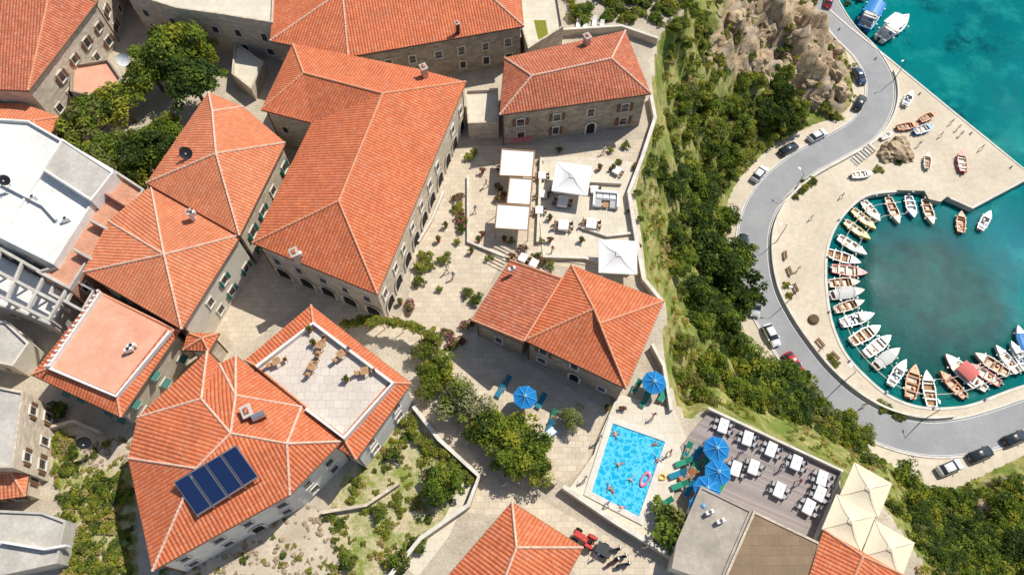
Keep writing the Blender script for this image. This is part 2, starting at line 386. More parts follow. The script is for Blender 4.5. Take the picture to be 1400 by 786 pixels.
def sheet(name,pts,z,mat,h=None,side=None):
    mb=MB(); poly=ccw([(p.x,p.y) for p in PP(pts,z)])
    if h: mb.prism(poly,z-h,z,side or mat,mat)
    else: mb.face([(a,b,z) for a,b in poly],mat)
    return mb.obj(name)
def wall(name,pts,z,h,th=.4,mat='stonel',cap='kerb',base=None):
    mb=MB(); L_=[P(x,y,z+h) for x,y in pts]; b=z-.3 if base is None else base
    strip(mb,L_,-th/2,th/2,z+h,cap,b,mat)
    for p,q in ((L_[0],L_[1]),(L_[-1],L_[-2])):
        t=Vector((q.x-p.x,q.y-p.y)).normalized(); a=Vector((-t.y,t.x))*th/2
        mb.face([(p.x-a.x,p.y-a.y,b),(p.x+a.x,p.y+a.y,b),(p.x+a.x,p.y+a.y,z+h),(p.x-a.x,p.y-a.y,z+h)],mat)
    return mb.obj(name)
# ------------------------------------------------------------ buildings
def window(mb,p,t,n,w,h,style,frame):
    ang=math.atan2(t.y,t.x)
    def b(du,dz,sw,sd,sh,out,mat):
        c=(p.x+t.x*du+n.x*out,p.y+t.y*du+n.y*out,p.z+dz); mb.box(c,(sw,sd,sh),ang,mat)
    b(0,0,w,.06,h,.0,'glass')
    b(0,h/2+.09,w+.36,.24,.18,.02,frame); b(0,-h/2-.06,w+.4,.34,.12,.05,frame)
    b(w/2+.08,0,.16,.22,h-.002,.02,frame); b(-w/2-.08,0,.16,.22,h-.002,.02,frame)
    b(0,0,.05,.04,h-.01,.05,'brown'); b(0,h*.12,w-.01,.035,.05,.05,'brown')
    if style in('green','brown') and random.random()<.75:
        for s in(-1,1): b(s*(w*.78+.1),0,w*.5,.05,h,.17,style)
    if style=='awning':
        rot=Matrix.Rotation(ang,3,'Z')@Matrix.Rotation(R(25),3,'X'); c=(p.x+n.x*.45,p.y+n.y*.45,p.z+h*.4); mb.box(c,(w+.2,.85,.04),0,'green',rot)
def arch(mb,p,t,n,w,h):
    N=10; pts=[(-w/2,0),(w/2,0)]+[(w/2*math.cos(a),h-w/2+w/2*math.sin(a)) for a in [math.pi*k/N for k in range(N+1)]]
    mb.face([(p.x+t.x*u+n.x*.02,p.y+t.y*u+n.y*.02,p.z+v) for u,v in pts],'voidpaint')  # flat dark panel on the wall, painted shade for the arch recess
    for k in range(N):
        a0,a1=math.pi*k/N,math.pi*(k+1)/N; r0,r1=w/2,w/2+.28; z0=p.z+h-w/2
        def q(r,a,o): return (p.x+t.x*r*math.cos(a)+n.x*o,p.y+t.y*r*math.cos(a)+n.y*o,z0+r*math.sin(a))
        mb.face([q(r0,a0,.15),q(r1,a0,.15),q(r1,a1,.15),q(r0,a1,.15)],'kerb'); mb.face([q(r0,a0,-.1),q(r0,a0,.15),q(r0,a1,.15),q(r0,a1,-.1)],'kerb')
    for s in(-1,1): mb.box((p.x+t.x*s*(w/2+.14)+n.x*.03,p.y+t.y*s*(w/2+.14)+n.y*.03,p.z+(h-w/2)/2),(.28,.24,h-w/2),math.atan2(t.y,t.x),'kerb')
def dress(par,poly,base,top,style,frame='kerb',sp=3.2,arches=False,wh=(.95,1.35)):
    mb=MB(); poly=ccw(poly); n=len(poly); best=max(range(n),key=lambda i:(Vector(poly[(i+1)%n])-Vector(poly[i])).length)
    for i in range(n):
        a=Vector((poly[i][0],poly[i][1]));b=Vector((poly[(i+1)%n][0],poly[(i+1)%n][1])); l=(b-a).length
        if l<3: continue
        t=(b-a)/l; nn=Vector((t.y,-t.x)); k=max(1,int(l/sp)); t3=Vector((t.x,t.y,0)); n3=Vector((nn.x,nn.y,0))
        z=base+1.75; fl=0
        while z+1<top:
            for j in range(k):
                u=l*(j+.5)/k+random.uniform(-.25,.25); p=Vector((a.x+t.x*u,a.y+t.y*u,z))
                if fl==0 and arches and l>8:
                    arch(mb,Vector((p.x,p.y,base)),t3,n3,1.9,2.6); continue
                if fl==0 and i==best and j==k//2:
                    arch(mb,Vector((p.x,p.y,base)),t3,n3,1.2,2.3); continue
                if random.random()<.18: continue
                window(mb,p,t3,n3,wh[0]*random.uniform(.85,1.1),wh[1]*random.uniform(.85,1.1),style,frame)
            z+=2.9; fl+=1
    if mb.f: mb.obj('windows',par)
def chimney(par,px,py,h,s=.7,mat='stonel'):
    mb=MB(); p=P(px,py,h+1.0); mb.box((p.x,p.y,h),(s,s*1.3,2.0),.5,mat); mb.box((p.x,p.y,h+1.06),(s+.25,s*1.3+.25,.12),.5,'conc'); mb.box((p.x,p.y,h+1.2),(s*.5,s*.8,.16),.5,'tileC')
    mb.obj('chimney',par)
def house(name,eave,h,inner,faces,base=0,wm='stone',tm='tileA',cap='cap',ov=.45,style='brown',arches=False,chim=[],sp=3.2,dr=True,hatch=[]):
    par=empty(name); E=[P(x,y,h) for x,y in eave]; I=[P(*q) for q in inner]; A=E+I; ne=len(E)
    mb=MB(); edges={}
    for f in faces:
        pts=[A[k] for k in f]; nv=Vector((0,0,0))
        for k in range(len(pts)): nv+=(pts[k]).cross(pts[(k+1)%len(pts)])
        if nv.z<0: f=f[::-1]; pts=pts[::-1]; nv=-nv
        nv.normalize(); c=sum(pts,Vector())/len(pts)
        mb.face(pts,tm)
        for k in range(len(f)): edges.setdefault(frozenset((f[k],f[(k+1)%len(f)])),[]).append((nv,c))
        if len(hatch) and tuple(sorted(f))==tuple(sorted(faces[hatch[0]])):
            t=Vector((-nv.y,nv.x,0)).normalized(); b=nv.cross(t)
            for (du,dv) in hatch[1]:
                o=c+t*du+b*dv+nv*.1; q=[o+t*a*.35+b*d*.5 for a,d in((-1,-1),(1,-1),(1,1),(-1,1))]
                mb.face(q,'glass')
                for k in range(4): mb.tube(q[k],q[(k+1)%4],.07,.07,'dkmetal',5); mb.face([q[k],q[(k+1)%4],q[(k+1)%4]-nv*.2,q[k]-nv*.2],'dkmetal')
    ec=ccw([(p.x,p.y) for p in E])
    for i in range(ne):
        a,b=ec[i],ec[(i+1)%ne]; mb.face([(a[0],a[1],h-.16),(b[0],b[1],h-.16),(b[0],b[1],h),(a[0],a[1],h)],'cap')
    mb.face([(p[0],p[1],h-.16) for p in reversed(ec)],'plaster')
    mb.obj('roof',par)
    cb=MB()
    for e,fs in edges.items():
        if len(fs)!=2: continue
        k=list(e); (n1,c1),(n2,c2)=fs
        if n1.dot(c2-c1)>=-.01: continue
        p,q=A[k[0]],A[k[1]]; l=(q-p).length; m=max(1,int(l/.45))
        if p.z>q.z: p,q=q,p
        for j in range(m):
            a=p.lerp(q,j/m);b=p.lerp(q,min(1,(j+1.06)/m))
            cb.tube(a,b,.17,.125,cap,6,False)
    if cb.f: cb.obj('ridge_tiles',par)
    ip=inset(ec,ov); wb=MB(); wb.prism([(p[0],p[1]) for p in ip],base-.5,h-.12,wm,wm); wb.obj('walls',par)
    if dr: dress(par,[(p[0],p[1]) for p in ip],base,h-.2,style,arches=arches,sp=sp)
    gb=MB()
    for i in range(ne):
        a,b=ec[i],ec[(i+1)%ne]; gb.tube((a[0],a[1],h-.2),(b[0],b[1],h-.2),.08,.08,'dkmetal' if wm=='stone' else 'brown',5,False)
    for i in range(0,len(ip),2): gb.tube((ip[i][0],ip[i][1],base),(ip[i][0],ip[i][1],h-.2),.09,.09,'brown',5,False)
    gb.obj('gutter',par)
    for c in chim: chimney(par,*c)
    return par
def flat(name,out,h,base=0,wm='white',rm='white',par_h=.5,style='none',sp=3.2,th=.25,pm=None,dr=True):
    par=empty(name); E=ccw([(p.x,p.y) for p in PP(out,h)]); wb=MB(); wb.prism(E,base-.5,h,wm,rm); wb.obj('walls',par)
    if par_h:
        i=inset(E,th); n=len(E); pb=MB(); z=h+par_h; m=pm or wm
        E2=inset(E,-.003)
        for k in range(n):
            a,b=E2[k],E2[(k+1)%n];c,d=i[(k+1)%n],i[k]
            pb.face([(a[0],a[1],z),(b[0],b[1],z),(c[0],c[1],z),(d[0],d[1],z)],m)
            pb.face([(a[0],a[1],h-.1),(b[0],b[1],h-.1),(b[0],b[1],z),(a[0],a[1],z)],m)
            pb.face([(c[0],c[1],h),(d[0],d[1],h),(d[0],d[1],z),(c[0],c[1],z)],m)
        pb.obj('parapet',par)
    if dr: dress(par,E,base,h,style,sp=sp)
    return par
house('stone_hotel',[(400,60),(570,94),(637,112),(516,402),(345,332),(426,168),(357,150)],8.5,[(415,100,10.6),(523,128,12),(463,275,12)],
 [(0,7,8,2,1),(2,8,9,3),(3,9,4),(4,9,8,5),(5,8,7,6),(6,7,0)],wm='stonel',arches=True,chim=[(402,345,9.3,.8),(579,92,9.6)],style='none')
house('stone_house',[(285,126),(332,146),(390,195),(327,322),(200,250)],8,[(290,152,9.6),(295,210,10.8)],
 [(0,5,6,4),(4,6,3),(3,6,2),(2,6,5,1),(1,5,0)],wm='stonel',tm='tileB',cap='capw',style='green',sp=3.2)
house('shuttered_stone_house',[(206,254),(329,321),(248,450),(113,372),(148,302)],7.6,[(224,348,9.8)],
 [(0,5,4),(4,5,3),(3,5,2),(2,5,1),(1,5,0)],wm='plaster',tm='tileB',cap='capw',style='green',sp=2.8,chim=[(258,290,8.6,.5,'white')])
house('terrace_house',[(135,396),(245,452),(165,570),(43,512)],6.3,[(135,400,7.0),(238,450,7.0),(160,542,7.0),(66,503,7.0)],
 [(0,4,5,1),(1,5,6,2),(2,6,7,3),(3,7,4,0),(4,5,6,7)],wm='stonel',style='awning',sp=3.0)
sheet('salmon_roof_terrace',[(136,402),(228,449),(157,538),(70,501)],7.15,'salmon',.3)
wall('roof_balustrade',[(137,398),(66,500)],7.1,.7,.25,'white','white')
wall('roof_parapet',[(66,502),(158,541),(232,452)],7.1,.35,.3,'white','white')
mb=MB()
for k in range(16):
    t=k/15; p=P(137+(66-137)*t-3,398+(500-398)*t,7.9); mb.box((p.x,p.y,7.85),(.25,.25,.5),.5,'white')
mb.obj('baluster_row')
sh=house('solar_panel_house',[(283,480),(300,497),(322,486),(412,556),(467,603),(396,676),(208,780),(175,626),(188,570)],7.6,
 [(275,545,9.3),(315,592,10.6),(268,640,10.6),(392,606,9.8),(322,540,9.6)],
 [(0,9,8),(0,1,9),(8,9,10,11,7),(7,11,6),(6,11,10,12,5),(5,12,4),(4,12,3),(3,12,10,13),(2,3,13),(1,2,13),(1,13,10,9)],wm='white',tm='tileA',cap='capw',chim=[(337,562,9.7,.9,'tileC')],style='none')
house('terrace_wing',[(425,417),(562,524),(487,628),(455,608),(335,492)],6.8,[(428,441,7.5),(536,523,7.5),(469,598,7.5),(445,578,7.5),(350,500,7.5)],
 [(0,5,6,1),(1,6,7,2),(2,7,8,3),(3,8,9,4),(4,9,5,0),(5,6,7,8,9)],wm='white',style='none')
sheet('roof_terrace_floor',[(428,444),(532,523),(469,594),(420,556),(352,502)],7.56,'terr',.3)
wall('terrace_parapet',[(350,501),(428,441),(537,523),(470,598),(418,558)],7.5,.75,.35,'white','white')
flat('village_house',[(-70,160),(42,168),(158,235),(76,364),(0,326),(-70,300)],7.2,wm='white',rm='white',par_h=.5)
flat('roof_room',[(58,232),(85,190),(156,236),(125,275)],8.4,base=6,wm='white',rm='conc',par_h=.12,pm='white',dr=False)
wall('roof_divider',[(0,250),(58,280),(76,300)],7.2,.5,.25,'white','white')
wall('roof_divider',[(60,232),(20,290),(6,326)],7.2,.3,.25,'white','white')
flat('unfinished_brick_house',[(160,236),(200,262),(118,366),(98,398),(52,374),(78,366)],6.4,wm='brick',rm='brick',par_h=.55,style='none',pm='conc')
wall('brick_partition',[(122,300),(165,322)],6.4,1.3,.3,'brick','conc'); wall('brick_partition',[(100,340),(140,362)],6.4,1.3,.3,'brick','conc')
wall('brick_partition',[(142,262),(180,285)],6.4,1.1,.3,'brick','brick')
flat('concrete_frame_house',[(-80,318),(0,350),(97,404),(72,446),(20,424),(-80,398)],4.0,wm='conc',rm='white',par_h=.2)
flat('annex_house',[(-80,436),(10,440),(42,470),(20,502),(-80,480)],3.2,wm='plaster',rm='conc',par_h=.4)
def frame(name,A,B,C_,D,z0,z1,nu,nv,th=.35):
    mb=MB(); A,B,C_,D=[P(x,y,z1) for x,y in (A,B,C_,D)]
    def pt(u,v): return A.lerp(B,u).lerp(D.lerp(C_,u),v)
    def beam(p,q,w): 
        c=(p+q)/2; l=(q-p).length; mb.box((c.x,c.y,z1-.2+(.003 if w else 0)),(l+th*.9,th,.4),math.atan2(q.y-p.y,q.x-p.x),'conc')
    for i in range(nu+1): beam(pt(i/nu,0),pt(i/nu,1),0)
    for j in range(nv+1): beam(pt(0,j/nv),pt(1,j/nv),1)
    for i in range(nu+1):
        for j in range(nv+1):
            p=pt(i/nu,j/nv); mb.box((p.x,p.y,(z0+z1-.4)/2),(th-.05,th-.05,z1-z0-.4),.5,'conc')
    mb.obj(name)
frame('concrete_roof_frame',(0,340),(92,392),(66,436),(-20,395),4,6.6,3,2)
frame('concrete_roof_frame',(80,372),(128,396),(112,424),(68,400),4,6.2,2,1,.3)
house('left_edge_house',[(-90,-60),(150,-70),(132,2),(38,124),(-90,118)],8,[(-40,10,10.5),(70,-20,10.5)],[(0,5,6,1),(1,6,2),(2,6,3),(3,6,5,4),(4,5,0)],wm='stonel',tm='tileC')
house('small_tiled_house',[(-60,140),(30,142),(84,160),(60,196),(-60,210)],5.2,[(-40,172,6.4),(45,165,6.4)],[(0,5,6,2,1),(2,6,3),(3,6,5,4),(4,5,0)],wm='stonel',tm='tileB')
flat('arcaded_stone_building',[(150,-70),(378,-70),(374,34),(300,22),(242,14),(172,-8)],7.5,wm='stonel',rm='pavel',par_h=.4)
flat('ruined_stone_annex',[(100,92),(150,84),(168,110),(150,140),(98,128)],3.2,wm='stone',rm='salmon',par_h=.5,dr=False)
flat('walled_yard_building',[(322,60),(362,88),(345,125),(318,104)],2.0,wm='stonel',rm='pavel',par_h=.5,dr=False)
house('long_roof_house',[(380,-70),(369,56),(476,78),(716,36),(705,-80)],7.6,[(468,-12,10.2),(640,-32,10.2)],[(0,5,1),(1,5,2),(2,5,6,3),(3,6,4),(4,6,5,0)],wm='stone',chim=[(625,32,8.6,.4,'dkmetal')],cap='capw',style='none')
house('gatehouse',[(690,79),(855,42),(890,128),(683,157)],7.3,[(727,104,9.6),(836,80,9.6)],[(0,4,5,1),(1,5,2),(2,5,4,3),(3,4,0)],wm='stone',tm='tileC',chim=[(803,50,8.2,.7)],sp=4.2,cap='capw')
house('guest_house',[(781,362),(908,411),(856,531),(717,465)],6.4,[(812,422,9.0),(820,442,9.0)],[(0,4,3),(3,4,5,2),(2,5,1),(1,5,4,0)],wm='stone',tm='tileA')
house('guest_house_wing',[(697,356),(771,380),(716,470),(645,437)],5.2,[(768,381,7.0),(716,466,7.0)],[(0,4,5,3),(0,1,4),(3,5,2),(1,2,5,4)],wm='stone',tm='tileC')
house('lower_stone_house',[(700,686),(797,748),(735,860),(608,792)],5.5,[(706,748,7.8),(690,790,7.8)],[(0,4,5,3),(3,5,2),(2,5,4,1),(1,4,0)],wm='stonel',tm='tileA',cap='capw')
house('restaurant_roof_house',[(1126,724),(1236,786),(1200,860),(1096,820)],3.4,[(1180,760,4.2),(1150,830,4.2)],[(0,4,5,3),(3,5,2),(2,5,4,1),(1,4,0)],wm='stonel',tm='tileA',dr=False)
flat('brown_roof_house',[(1030,698),(1122,742),(1098,830),(985,800)],3.2,wm='stonel',rm='brownroof',par_h=.12,dr=False)
flat('grey_roof_house',[(958,664),(1028,698),(984,800),(918,776),(925,740)],3.0,wm='plaster',rm='greyroof',par_h=.15,dr=False,pm='greyroof')
flat('left_stone_house',[(-70,515),(34,536),(20,640),(-70,640)],6.5,wm='stonel',rm='conc',par_h=.3,style='brown',sp=2.6)
house('low_tiled_house',[(-60,612),(44,612),(34,678),(-60,690)],3.6,[(-30,648,4.8),(15,645,4.8)],[(0,4,5,1),(1,5,2),(2,5,4,3),(3,4,0)],wm='stonel',tm='tileB')
flat('concrete_yard_shed',[(-60,695),(60,700),(92,712),(80,770),(-60,800)],2.4,wm='conc',rm='conc',par_h=.3,dr=False)
wall('yard_partition',[(0,740),(60,750),(90,745)],2.4,.8,.25,'white','white')
house('small_porch_roof',[(256,455),(300,455),(285,480),(250,478)],5,[(276,462,5.8)],[(0,4,3),(3,4,2),(2,4,1),(1,4,0)],wm='stonel',dr=False)
flat('upper_terrace_building',[(712,-40),(760,-20),(770,40),(722,70),(712,36)],4,wm='stonel',rm='pavel',par_h=.5,dr=False)
sheet('lawn',[(730,28),(746,28),(750,50),(736,54)],4.03,'leafC')
flat('white_balcony_building',[(636,126),(681,124),(682,170),(640,172)],3.0,wm='stonel',rm='pavel',par_h=.5,dr=False)
# solar panels
def solar():
    A,B,C_,D=[P(*q) for q in [(238,660,10.25),(324,609,10.95),(355,652,9.75),(270,706,9.2)]]
    mb=MB()
    for k in range(4):
        for (s,e,m,dz) in((k/4+.008,(k+1)/4-.008,'metal',.25),(k/4+.02,(k+1)/4-.02,'solar',.29)):
            i0=.0 if m=='metal' else .03; i1=1-i0
            q=[A.lerp(B,s).lerp(D.lerp(C_,s),i0),A.lerp(B,e).lerp(D.lerp(C_,e),i0),A.lerp(B,e).lerp(D.lerp(C_,e),i1),A.lerp(B,s).lerp(D.lerp(C_,s),i1)]
            q=[v+Vector((0,0,dz)) for v in q]; mb.face(q[::-1],m)
            if m=='metal':
                for a in range(4):
                    b=(a+1)%4; mb.face([q[a],q[b],q[b]-Vector((0,0,.2)),q[a]-Vector((0,0,.2))],m)
                    mb.tube(q[a],q[a]-Vector((0,0,1.2)),.05,.05,'metal',5)
            else:
                for g in range(1,8):
                    t=g/8; a=q[0].lerp(q[1],t)+Vector((0,0,.012)); b=q[3].lerp(q[2],t)+Vector((0,0,.012)); mb.tube(a,b,.018,.018,'dkmetal',4,False)
    mb.obj('solar_panel_array')
solar()
def heater(px,py,z):
    mb=MB(); p=P(px,py,z); mb.tube((p.x-.6,p.y-.3,z),(p.x+.6,p.y+.3,z),.4,.4,'metal',14); 
    for s in(-.5,.5): mb.box((p.x+s,p.y+s*.4,z-.5),(.08,.6,.9),.4,'dkmetal')
    mb.obj('solar_water_tank')
heater(353,568,10.4)
def dish(px,py,z,s=.6,mat='dkmetal'):
    mb=MB(); p=P(px,py,z); mb.tube((p.x,p.y,z-1.3),(p.x,p.y,z),.05,.05,'dkmetal')
    d=Vector((.3,-.6,.5)).normalized(); a=d.orthogonal().normalized(); b=d.cross(a); prev=None
    for k in range(4):
        r=s*k/3; off_=d*(.25*s*(k/3)**2)
        ring=[p+off_+(a*math.cos(t)+b*math.sin(t))*r for t in [2*math.pi*i/14 for i in range(14)]]
        if prev:
            for i in range(14): mb.face([prev[i],prev[(i+1)%14],ring[(i+1)%14],ring[i]],mat,True)
        prev=ring
    mb.tube(p,p+d*s*.8,.02,.02,'dkmetal',5); mb.box(p+d*s*.8,(.12,.12,.12),0,'bwhite')
    mb.obj('satellite_dish')
dish(254,209,10.2,.8); dish(6,246,9,.7); dish(168,82,7,.9,'bwhite'); dish(115,604,3,.8); dish(250,205,9.6,.5,'metal')
def acunit(px,py,z,r=0):
    mb=MB(); p=P(px,py,z); mb.box((p.x,p.y,z),(.9,.4,.65),r,'bwhite'); mb.tube((p.x,p.y,z+.33),(p.x,p.y,z+.36),.2,.2,'dkmetal',12); mb.box((p.x,p.y,z-.36),(.8,.34,.07),r,'dkmetal'); mb.obj('air_conditioner')
for q in [(262,292,9.4),(180,473,7.7),(176,478,7.7),(45,270,7.6),(90,300,7.6),(408,348,9.4),(970,700,3.4),(985,712,3.4),(700,368,6.6)]: acunit(*q,r=.4)
# ------------------------------------------------------------ ground surfaces
sheet('courtyard_paving',[(575,200),(690,200),(885,190),(868,262),(878,330),(884,385),(780,366),(690,352),(645,432),(600,470),(545,440),(560,400)],.012,'pave')
sheet('alley_paving',[(340,330),(520,430),(640,450),(620,480),(480,470),(420,410),(330,480),(290,440)],.02,'pave')
sheet('lower_lane_paving',[(560,540),(600,545),(660,640),(770,700),(930,786),(960,830),(820,830),(740,720),(640,700),(600,640)],.016,'pave')
sheet('garden_ground',[(545,575),(575,590),(645,655),(600,715),(560,760),(500,800),(450,786),(440,720),(470,650)],.024,'garden')
sheet('garden_path',[(550,770),(600,722),(632,660),(645,664),(614,732),(570,790)],.032,'pavel')
sheet('side_garden_ground',[(60,590),(95,580),(110,620),(185,640),(190,800),(80,800),(85,700)],.02,'garden')
sheet('rubble_ground',[(190,800),(215,790),(400,690),(450,700),(470,800)],.028,'gravel')
sheet('rubble_ground',[(110,600),(180,600),(185,640),(120,640)],.028,'gravel')
sheet('shaded_terrace_paving',[(600,480),(650,455),(830,560),(800,640),(770,660),(640,590)],.02,'pave')
DK=.45
sheet('pool_deck',[(845,538),(922,560),(940,600),(915,700),(890,742),(778,668),(812,620),(818,600)],DK,'pavel',.7,'stonel')
sheet('upper_patio',[(740,215),(800,214),(870,222),(862,262),(870,320),(860,372),(742,352),(738,300)],.14,'pavel',.3,'kerb')
pc=[P(x,y,DK) for x,y in [(838,579),(909,604),(873,706),(809,672)]]
par=empty('swimming_pool'); mb=MB(); o=ccw([(p.x,p.y) for p in pc]); oo=inset(o,-.45)
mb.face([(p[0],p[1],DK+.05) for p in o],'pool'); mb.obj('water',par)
mb=MB()
for k in range(4):
    a,b,c,d=oo[k],oo[(k+1)%4],o[(k+1)%4],o[k]
    mb.face([(a[0],a[1],DK+.15),(b[0],b[1],DK+.15),(c[0],c[1],DK+.15),(d[0],d[1],DK+.15)],'kerb')
    mb.face([(a[0],a[1],DK),(b[0],b[1],DK),(b[0],b[1],DK+.15),(a[0],a[1],DK+.15)],'kerb')
    mb.face([(c[0],c[1],DK),(d[0],d[1],DK),(d[0],d[1],DK+.15),(c[0],c[1],DK+.15)],'poolrim')
mb.obj('coping',par)
mb=MB(); lp=P(908,625,DK)
for s in(-.25,.25):
    mb.tube((lp.x+s,lp.y,DK),(lp.x+s,lp.y,DK+.8),.03,.03,'metal'); mb.tube((lp.x+s,lp.y,DK+.8),(lp.x+s-.5,lp.y-.2,DK+.8),.03,.03,'metal'); mb.tube((lp.x+s-.5,lp.y-.2,DK+.8),(lp.x+s-.5,lp.y-.2,DK),.03,.03,'metal')
mb.obj('ladder',par)
sheet('dining_deck',[(970,562),(1150,646),(1112,740),(1030,698),(945,660),(930,610)],.5,'deck',.8,'stonel')
wall('deck_wall',[(968,557),(1152,643),(1114,742)],.4,.8,.3,'stonel','kerb',-3)
wall('pool_terrace_wall',[(770,664),(840,712),(925,764)],0,1.3,.5,'stonel','kerb')
wall('pool_terrace_wall',[(892,470),(908,500),(918,560)],0,1.2,.4,'stonel','kerb',-3)
wall('lane_wall',[(565,555),(600,600),(655,650),(640,690),(575,735),(530,790)],0,1.2,.45,'stonel','kerb')
wall('lane_wall',[(603,485),(622,545),(655,590),(760,660)],0,1.6,.45,'stone','stonel')
wall('courtyard_wall',[(890,130),(896,160),(878,215),(860,262),(870,325),(880,380),(906,412)],0,1.1,.5,'stonel','kerb',-4)
wall('courtyard_wall',[(770,40),(850,35),(900,52)],0,1.4,.4,'stonel','kerb')
wall('garden_wall',[(440,700),(500,690),(545,660)],0,.8,.35,'stonel','stonel')
wall('yard_wall',[(60,585),(100,575),(135,590)],0,1.2,.35,'stonel','stonel')
wall('courtyard_divider_wall',[(735,330),(740,215)],0,.7,.35,'stonel','kerb')
wall('courtyard_divider_wall',[(742,350),(800,352),(862,372)],0,.7,.35,'stonel','kerb')
wall('courtyard_divider_wall',[(690,350),(640,330),(640,240)],0,.5,.35,'stonel','kerb')
wall('courtyard_divider_wall',[(800,225),(806,248),(850,250)],.1,.6,.3,'stonel','kerb')
wall('courtyard_divider_wall',[(795,310),(830,322),(866,318)],.1,.5,.3,'stonel','kerb')
wall('courtyard_divider_wall',[(572,330),(590,300),(606,262)],0,.5,.3,'stonel','kerb')
mb=MB()
for k in range(7):
    a=P(678-k*2.2,334+k*4,.1);b=P(700-k*2.2,345+k*4,.1)
    c=(a+b)/2; mb.box((c.x,c.y,.02+.05*(7-k)),( (b-a).length,.33,.1),math.atan2(b.y-a.y,b.x-a.x),'stonel')
mb.obj('stone_steps')
# ------------------------------------------------------------ foliage
def leafmesh(name,nl,ncl,clr,size,flat_=.7,mats=('leafA','leafB','leafC'),seed=0,flower=0):
    rng=np.random.RandomState(seed); V=[];Fq=[];MI=[]
    cl=[]
    for k in range(ncl):
        d=rng.normal(size=3); d/=np.linalg.norm(d); d[2]=abs(d[2])*1.0-.25
        r=rng.uniform(.4,.9)*(1+.28*math.sin(3*math.atan2(d[1],d[0])+seed))
        cl.append((d*np.array([1,1,flat_])*r,rng.uniform(.6,1.25)*clr,rng.choice(len(mats)-(1 if flower else 0),p=None)))
    per=nl//ncl
    for c,rad,mi in cl:
        d=rng.normal(size=(per,3)); d/=np.linalg.norm(d,axis=1)[:,None]; d[:,2]=np.abs(d[:,2])*.9-.2
        p=c+d*rad*rng.uniform(.55,1.1,size=(per,1))*np.array([1,1,.8])
        n=d*.8+np.array([0,0,.6])+rng.normal(size=(per,3))*.55; n/=np.linalg.norm(n,axis=1)[:,None]
        a=np.cross(n,rng.normal(size=(per,3))); a/=np.linalg.norm(a,axis=1)[:,None]; b=np.cross(n,a)
        s=size*rng.uniform(.6,1.3,size=(per,1)); a=a*s; b=b*s*.6
        for k in range(per):
            i=len(V); V+= [tuple(p[k]-a[k]),tuple(p[k]-b[k]*1.0+a[k]*.1),tuple(p[k]+a[k]),tuple(p[k]+b[k]+a[k]*.1)]
            Fq.append((i,i+1,i+2,i+3)); m=int(mi)
            if rng.rand()<.2: m=int(rng.randint(0,len(mats)-(1 if flower else 0)))
            if flower and rng.rand()<flower: m=len(mats)-1
            MI.append(m)
    me=bpy.data.meshes.new(name); me.from_pydata(V,[],Fq)
    for m in mats: me.materials.append(M[m])
    me.polygons.foreach_set('material_index',MI); me.update(); return me
TREES=[leafmesh('tree_crown',5200,46,.30,.058,.75,('leafA','leafB','leafA','leafC'),s) for s in range(3)]
TREED=[leafmesh('dark_tree_crown',5200,50,.28,.055,.8,('leafB','leafB','leafA','leafB'),s+10) for s in range(2)]
TREEL=[leafmesh('light_tree_crown',4200,40,.28,.06,.7,('leafC','leafA','leafD'),s+20) for s in range(2)]
TREEG=[leafmesh('olive_crown',4200,40,.27,.055,.7,('leafG','leafA','leafG'),31)]
BUSH=[leafmesh('bush_foliage',900,16,.36,.11,.7,('leafA','leafB','leafD'),s+40) for s in range(3)]
BUSHL=[leafmesh('light_bush_foliage',900,16,.38,.11,.6,('leafC','leafA','leafD'),s+50) for s in range(2)]
FLOW=[leafmesh('flowering_bush_foliage',900,14,.36,.11,.7,('leafA','leafB','flower'),60,.2)]
TUFT=[leafmesh('grass_tuft',260,9,.42,.15,.35,('leafC','leafA','dry'),s+70) for s in range(2)]
DRY=[leafmesh('dry_grass_tuft',260,9,.42,.14,.3,('dry','dry','leafC'),s+80) for s in range(2)]
def tree(name,px,py,rpx,kind=TREES,gzv=None,hf=1.0):
    g=gzv; 
    if g is None: b=ray(px,py+rpx*.35); g=b.z
    sc=rpx*(CZ-g)/(F*.87); hh=sc*1.0*hf
    c=P(px,py,g+hh)
    if gzv is None: g=min(g,float(gz(np.array([c.x]),np.array([c.y]))[0]))
    o=empty(name); o.location=(c.x,c.y,g)
    mb=MB(); tr=sc*.06+.05; mb.tube((0,0,-.4),(0,0,hh-.1),tr,tr*.6,'bark',8)
    for k in range(6):
        a=k*1.05+random.random(); z=hh*(.45+.08*k); mb.tube((0,0,z),(math.cos(a)*sc*.6,math.sin(a)*sc*.6,z+sc*.35),tr*.45,tr*.12,'bark',6)
    mb.obj('trunk',o)
    cr=link('crown',random.choice(kind),o); cr.location=(0,0,hh); cr.scale=(sc,sc*random.uniform(.85,1.1),sc*random.uniform(.85,1.1)); cr.rotation_euler[2]=random.uniform(0,6.28)
    return o
def bush(name,px,py,rpx,kind=BUSH,z=0.0,parent=None):
    p=P(px,py,z) if z is not None else ray(px,py); sc=rpx*(CZ-p.z)/(F*.88)
    o=link(name,random.choice(kind),parent); o.location=(p.x,p.y,p.z+sc*.25); o.scale=(sc,sc,sc*random.uniform(.7,1)); o.rotation_euler[2]=random.uniform(0,6.28); return o
for q in [(240,62,52,TREES),(262,110,48,TREED),(205,95,42,TREES),(255,35,30,TREES),(280,75,26,TREES),(120,165,44,TREEL),(165,140,40,TREES),(195,205,44,TREED),(228,180,30,TREES),(150,205,38,TREEL),(100,185,28,TREEL),(185,235,28,TREES)]: tree('broadleaf_tree',q[0],q[1],q[2],q[3],0.0,1.1)
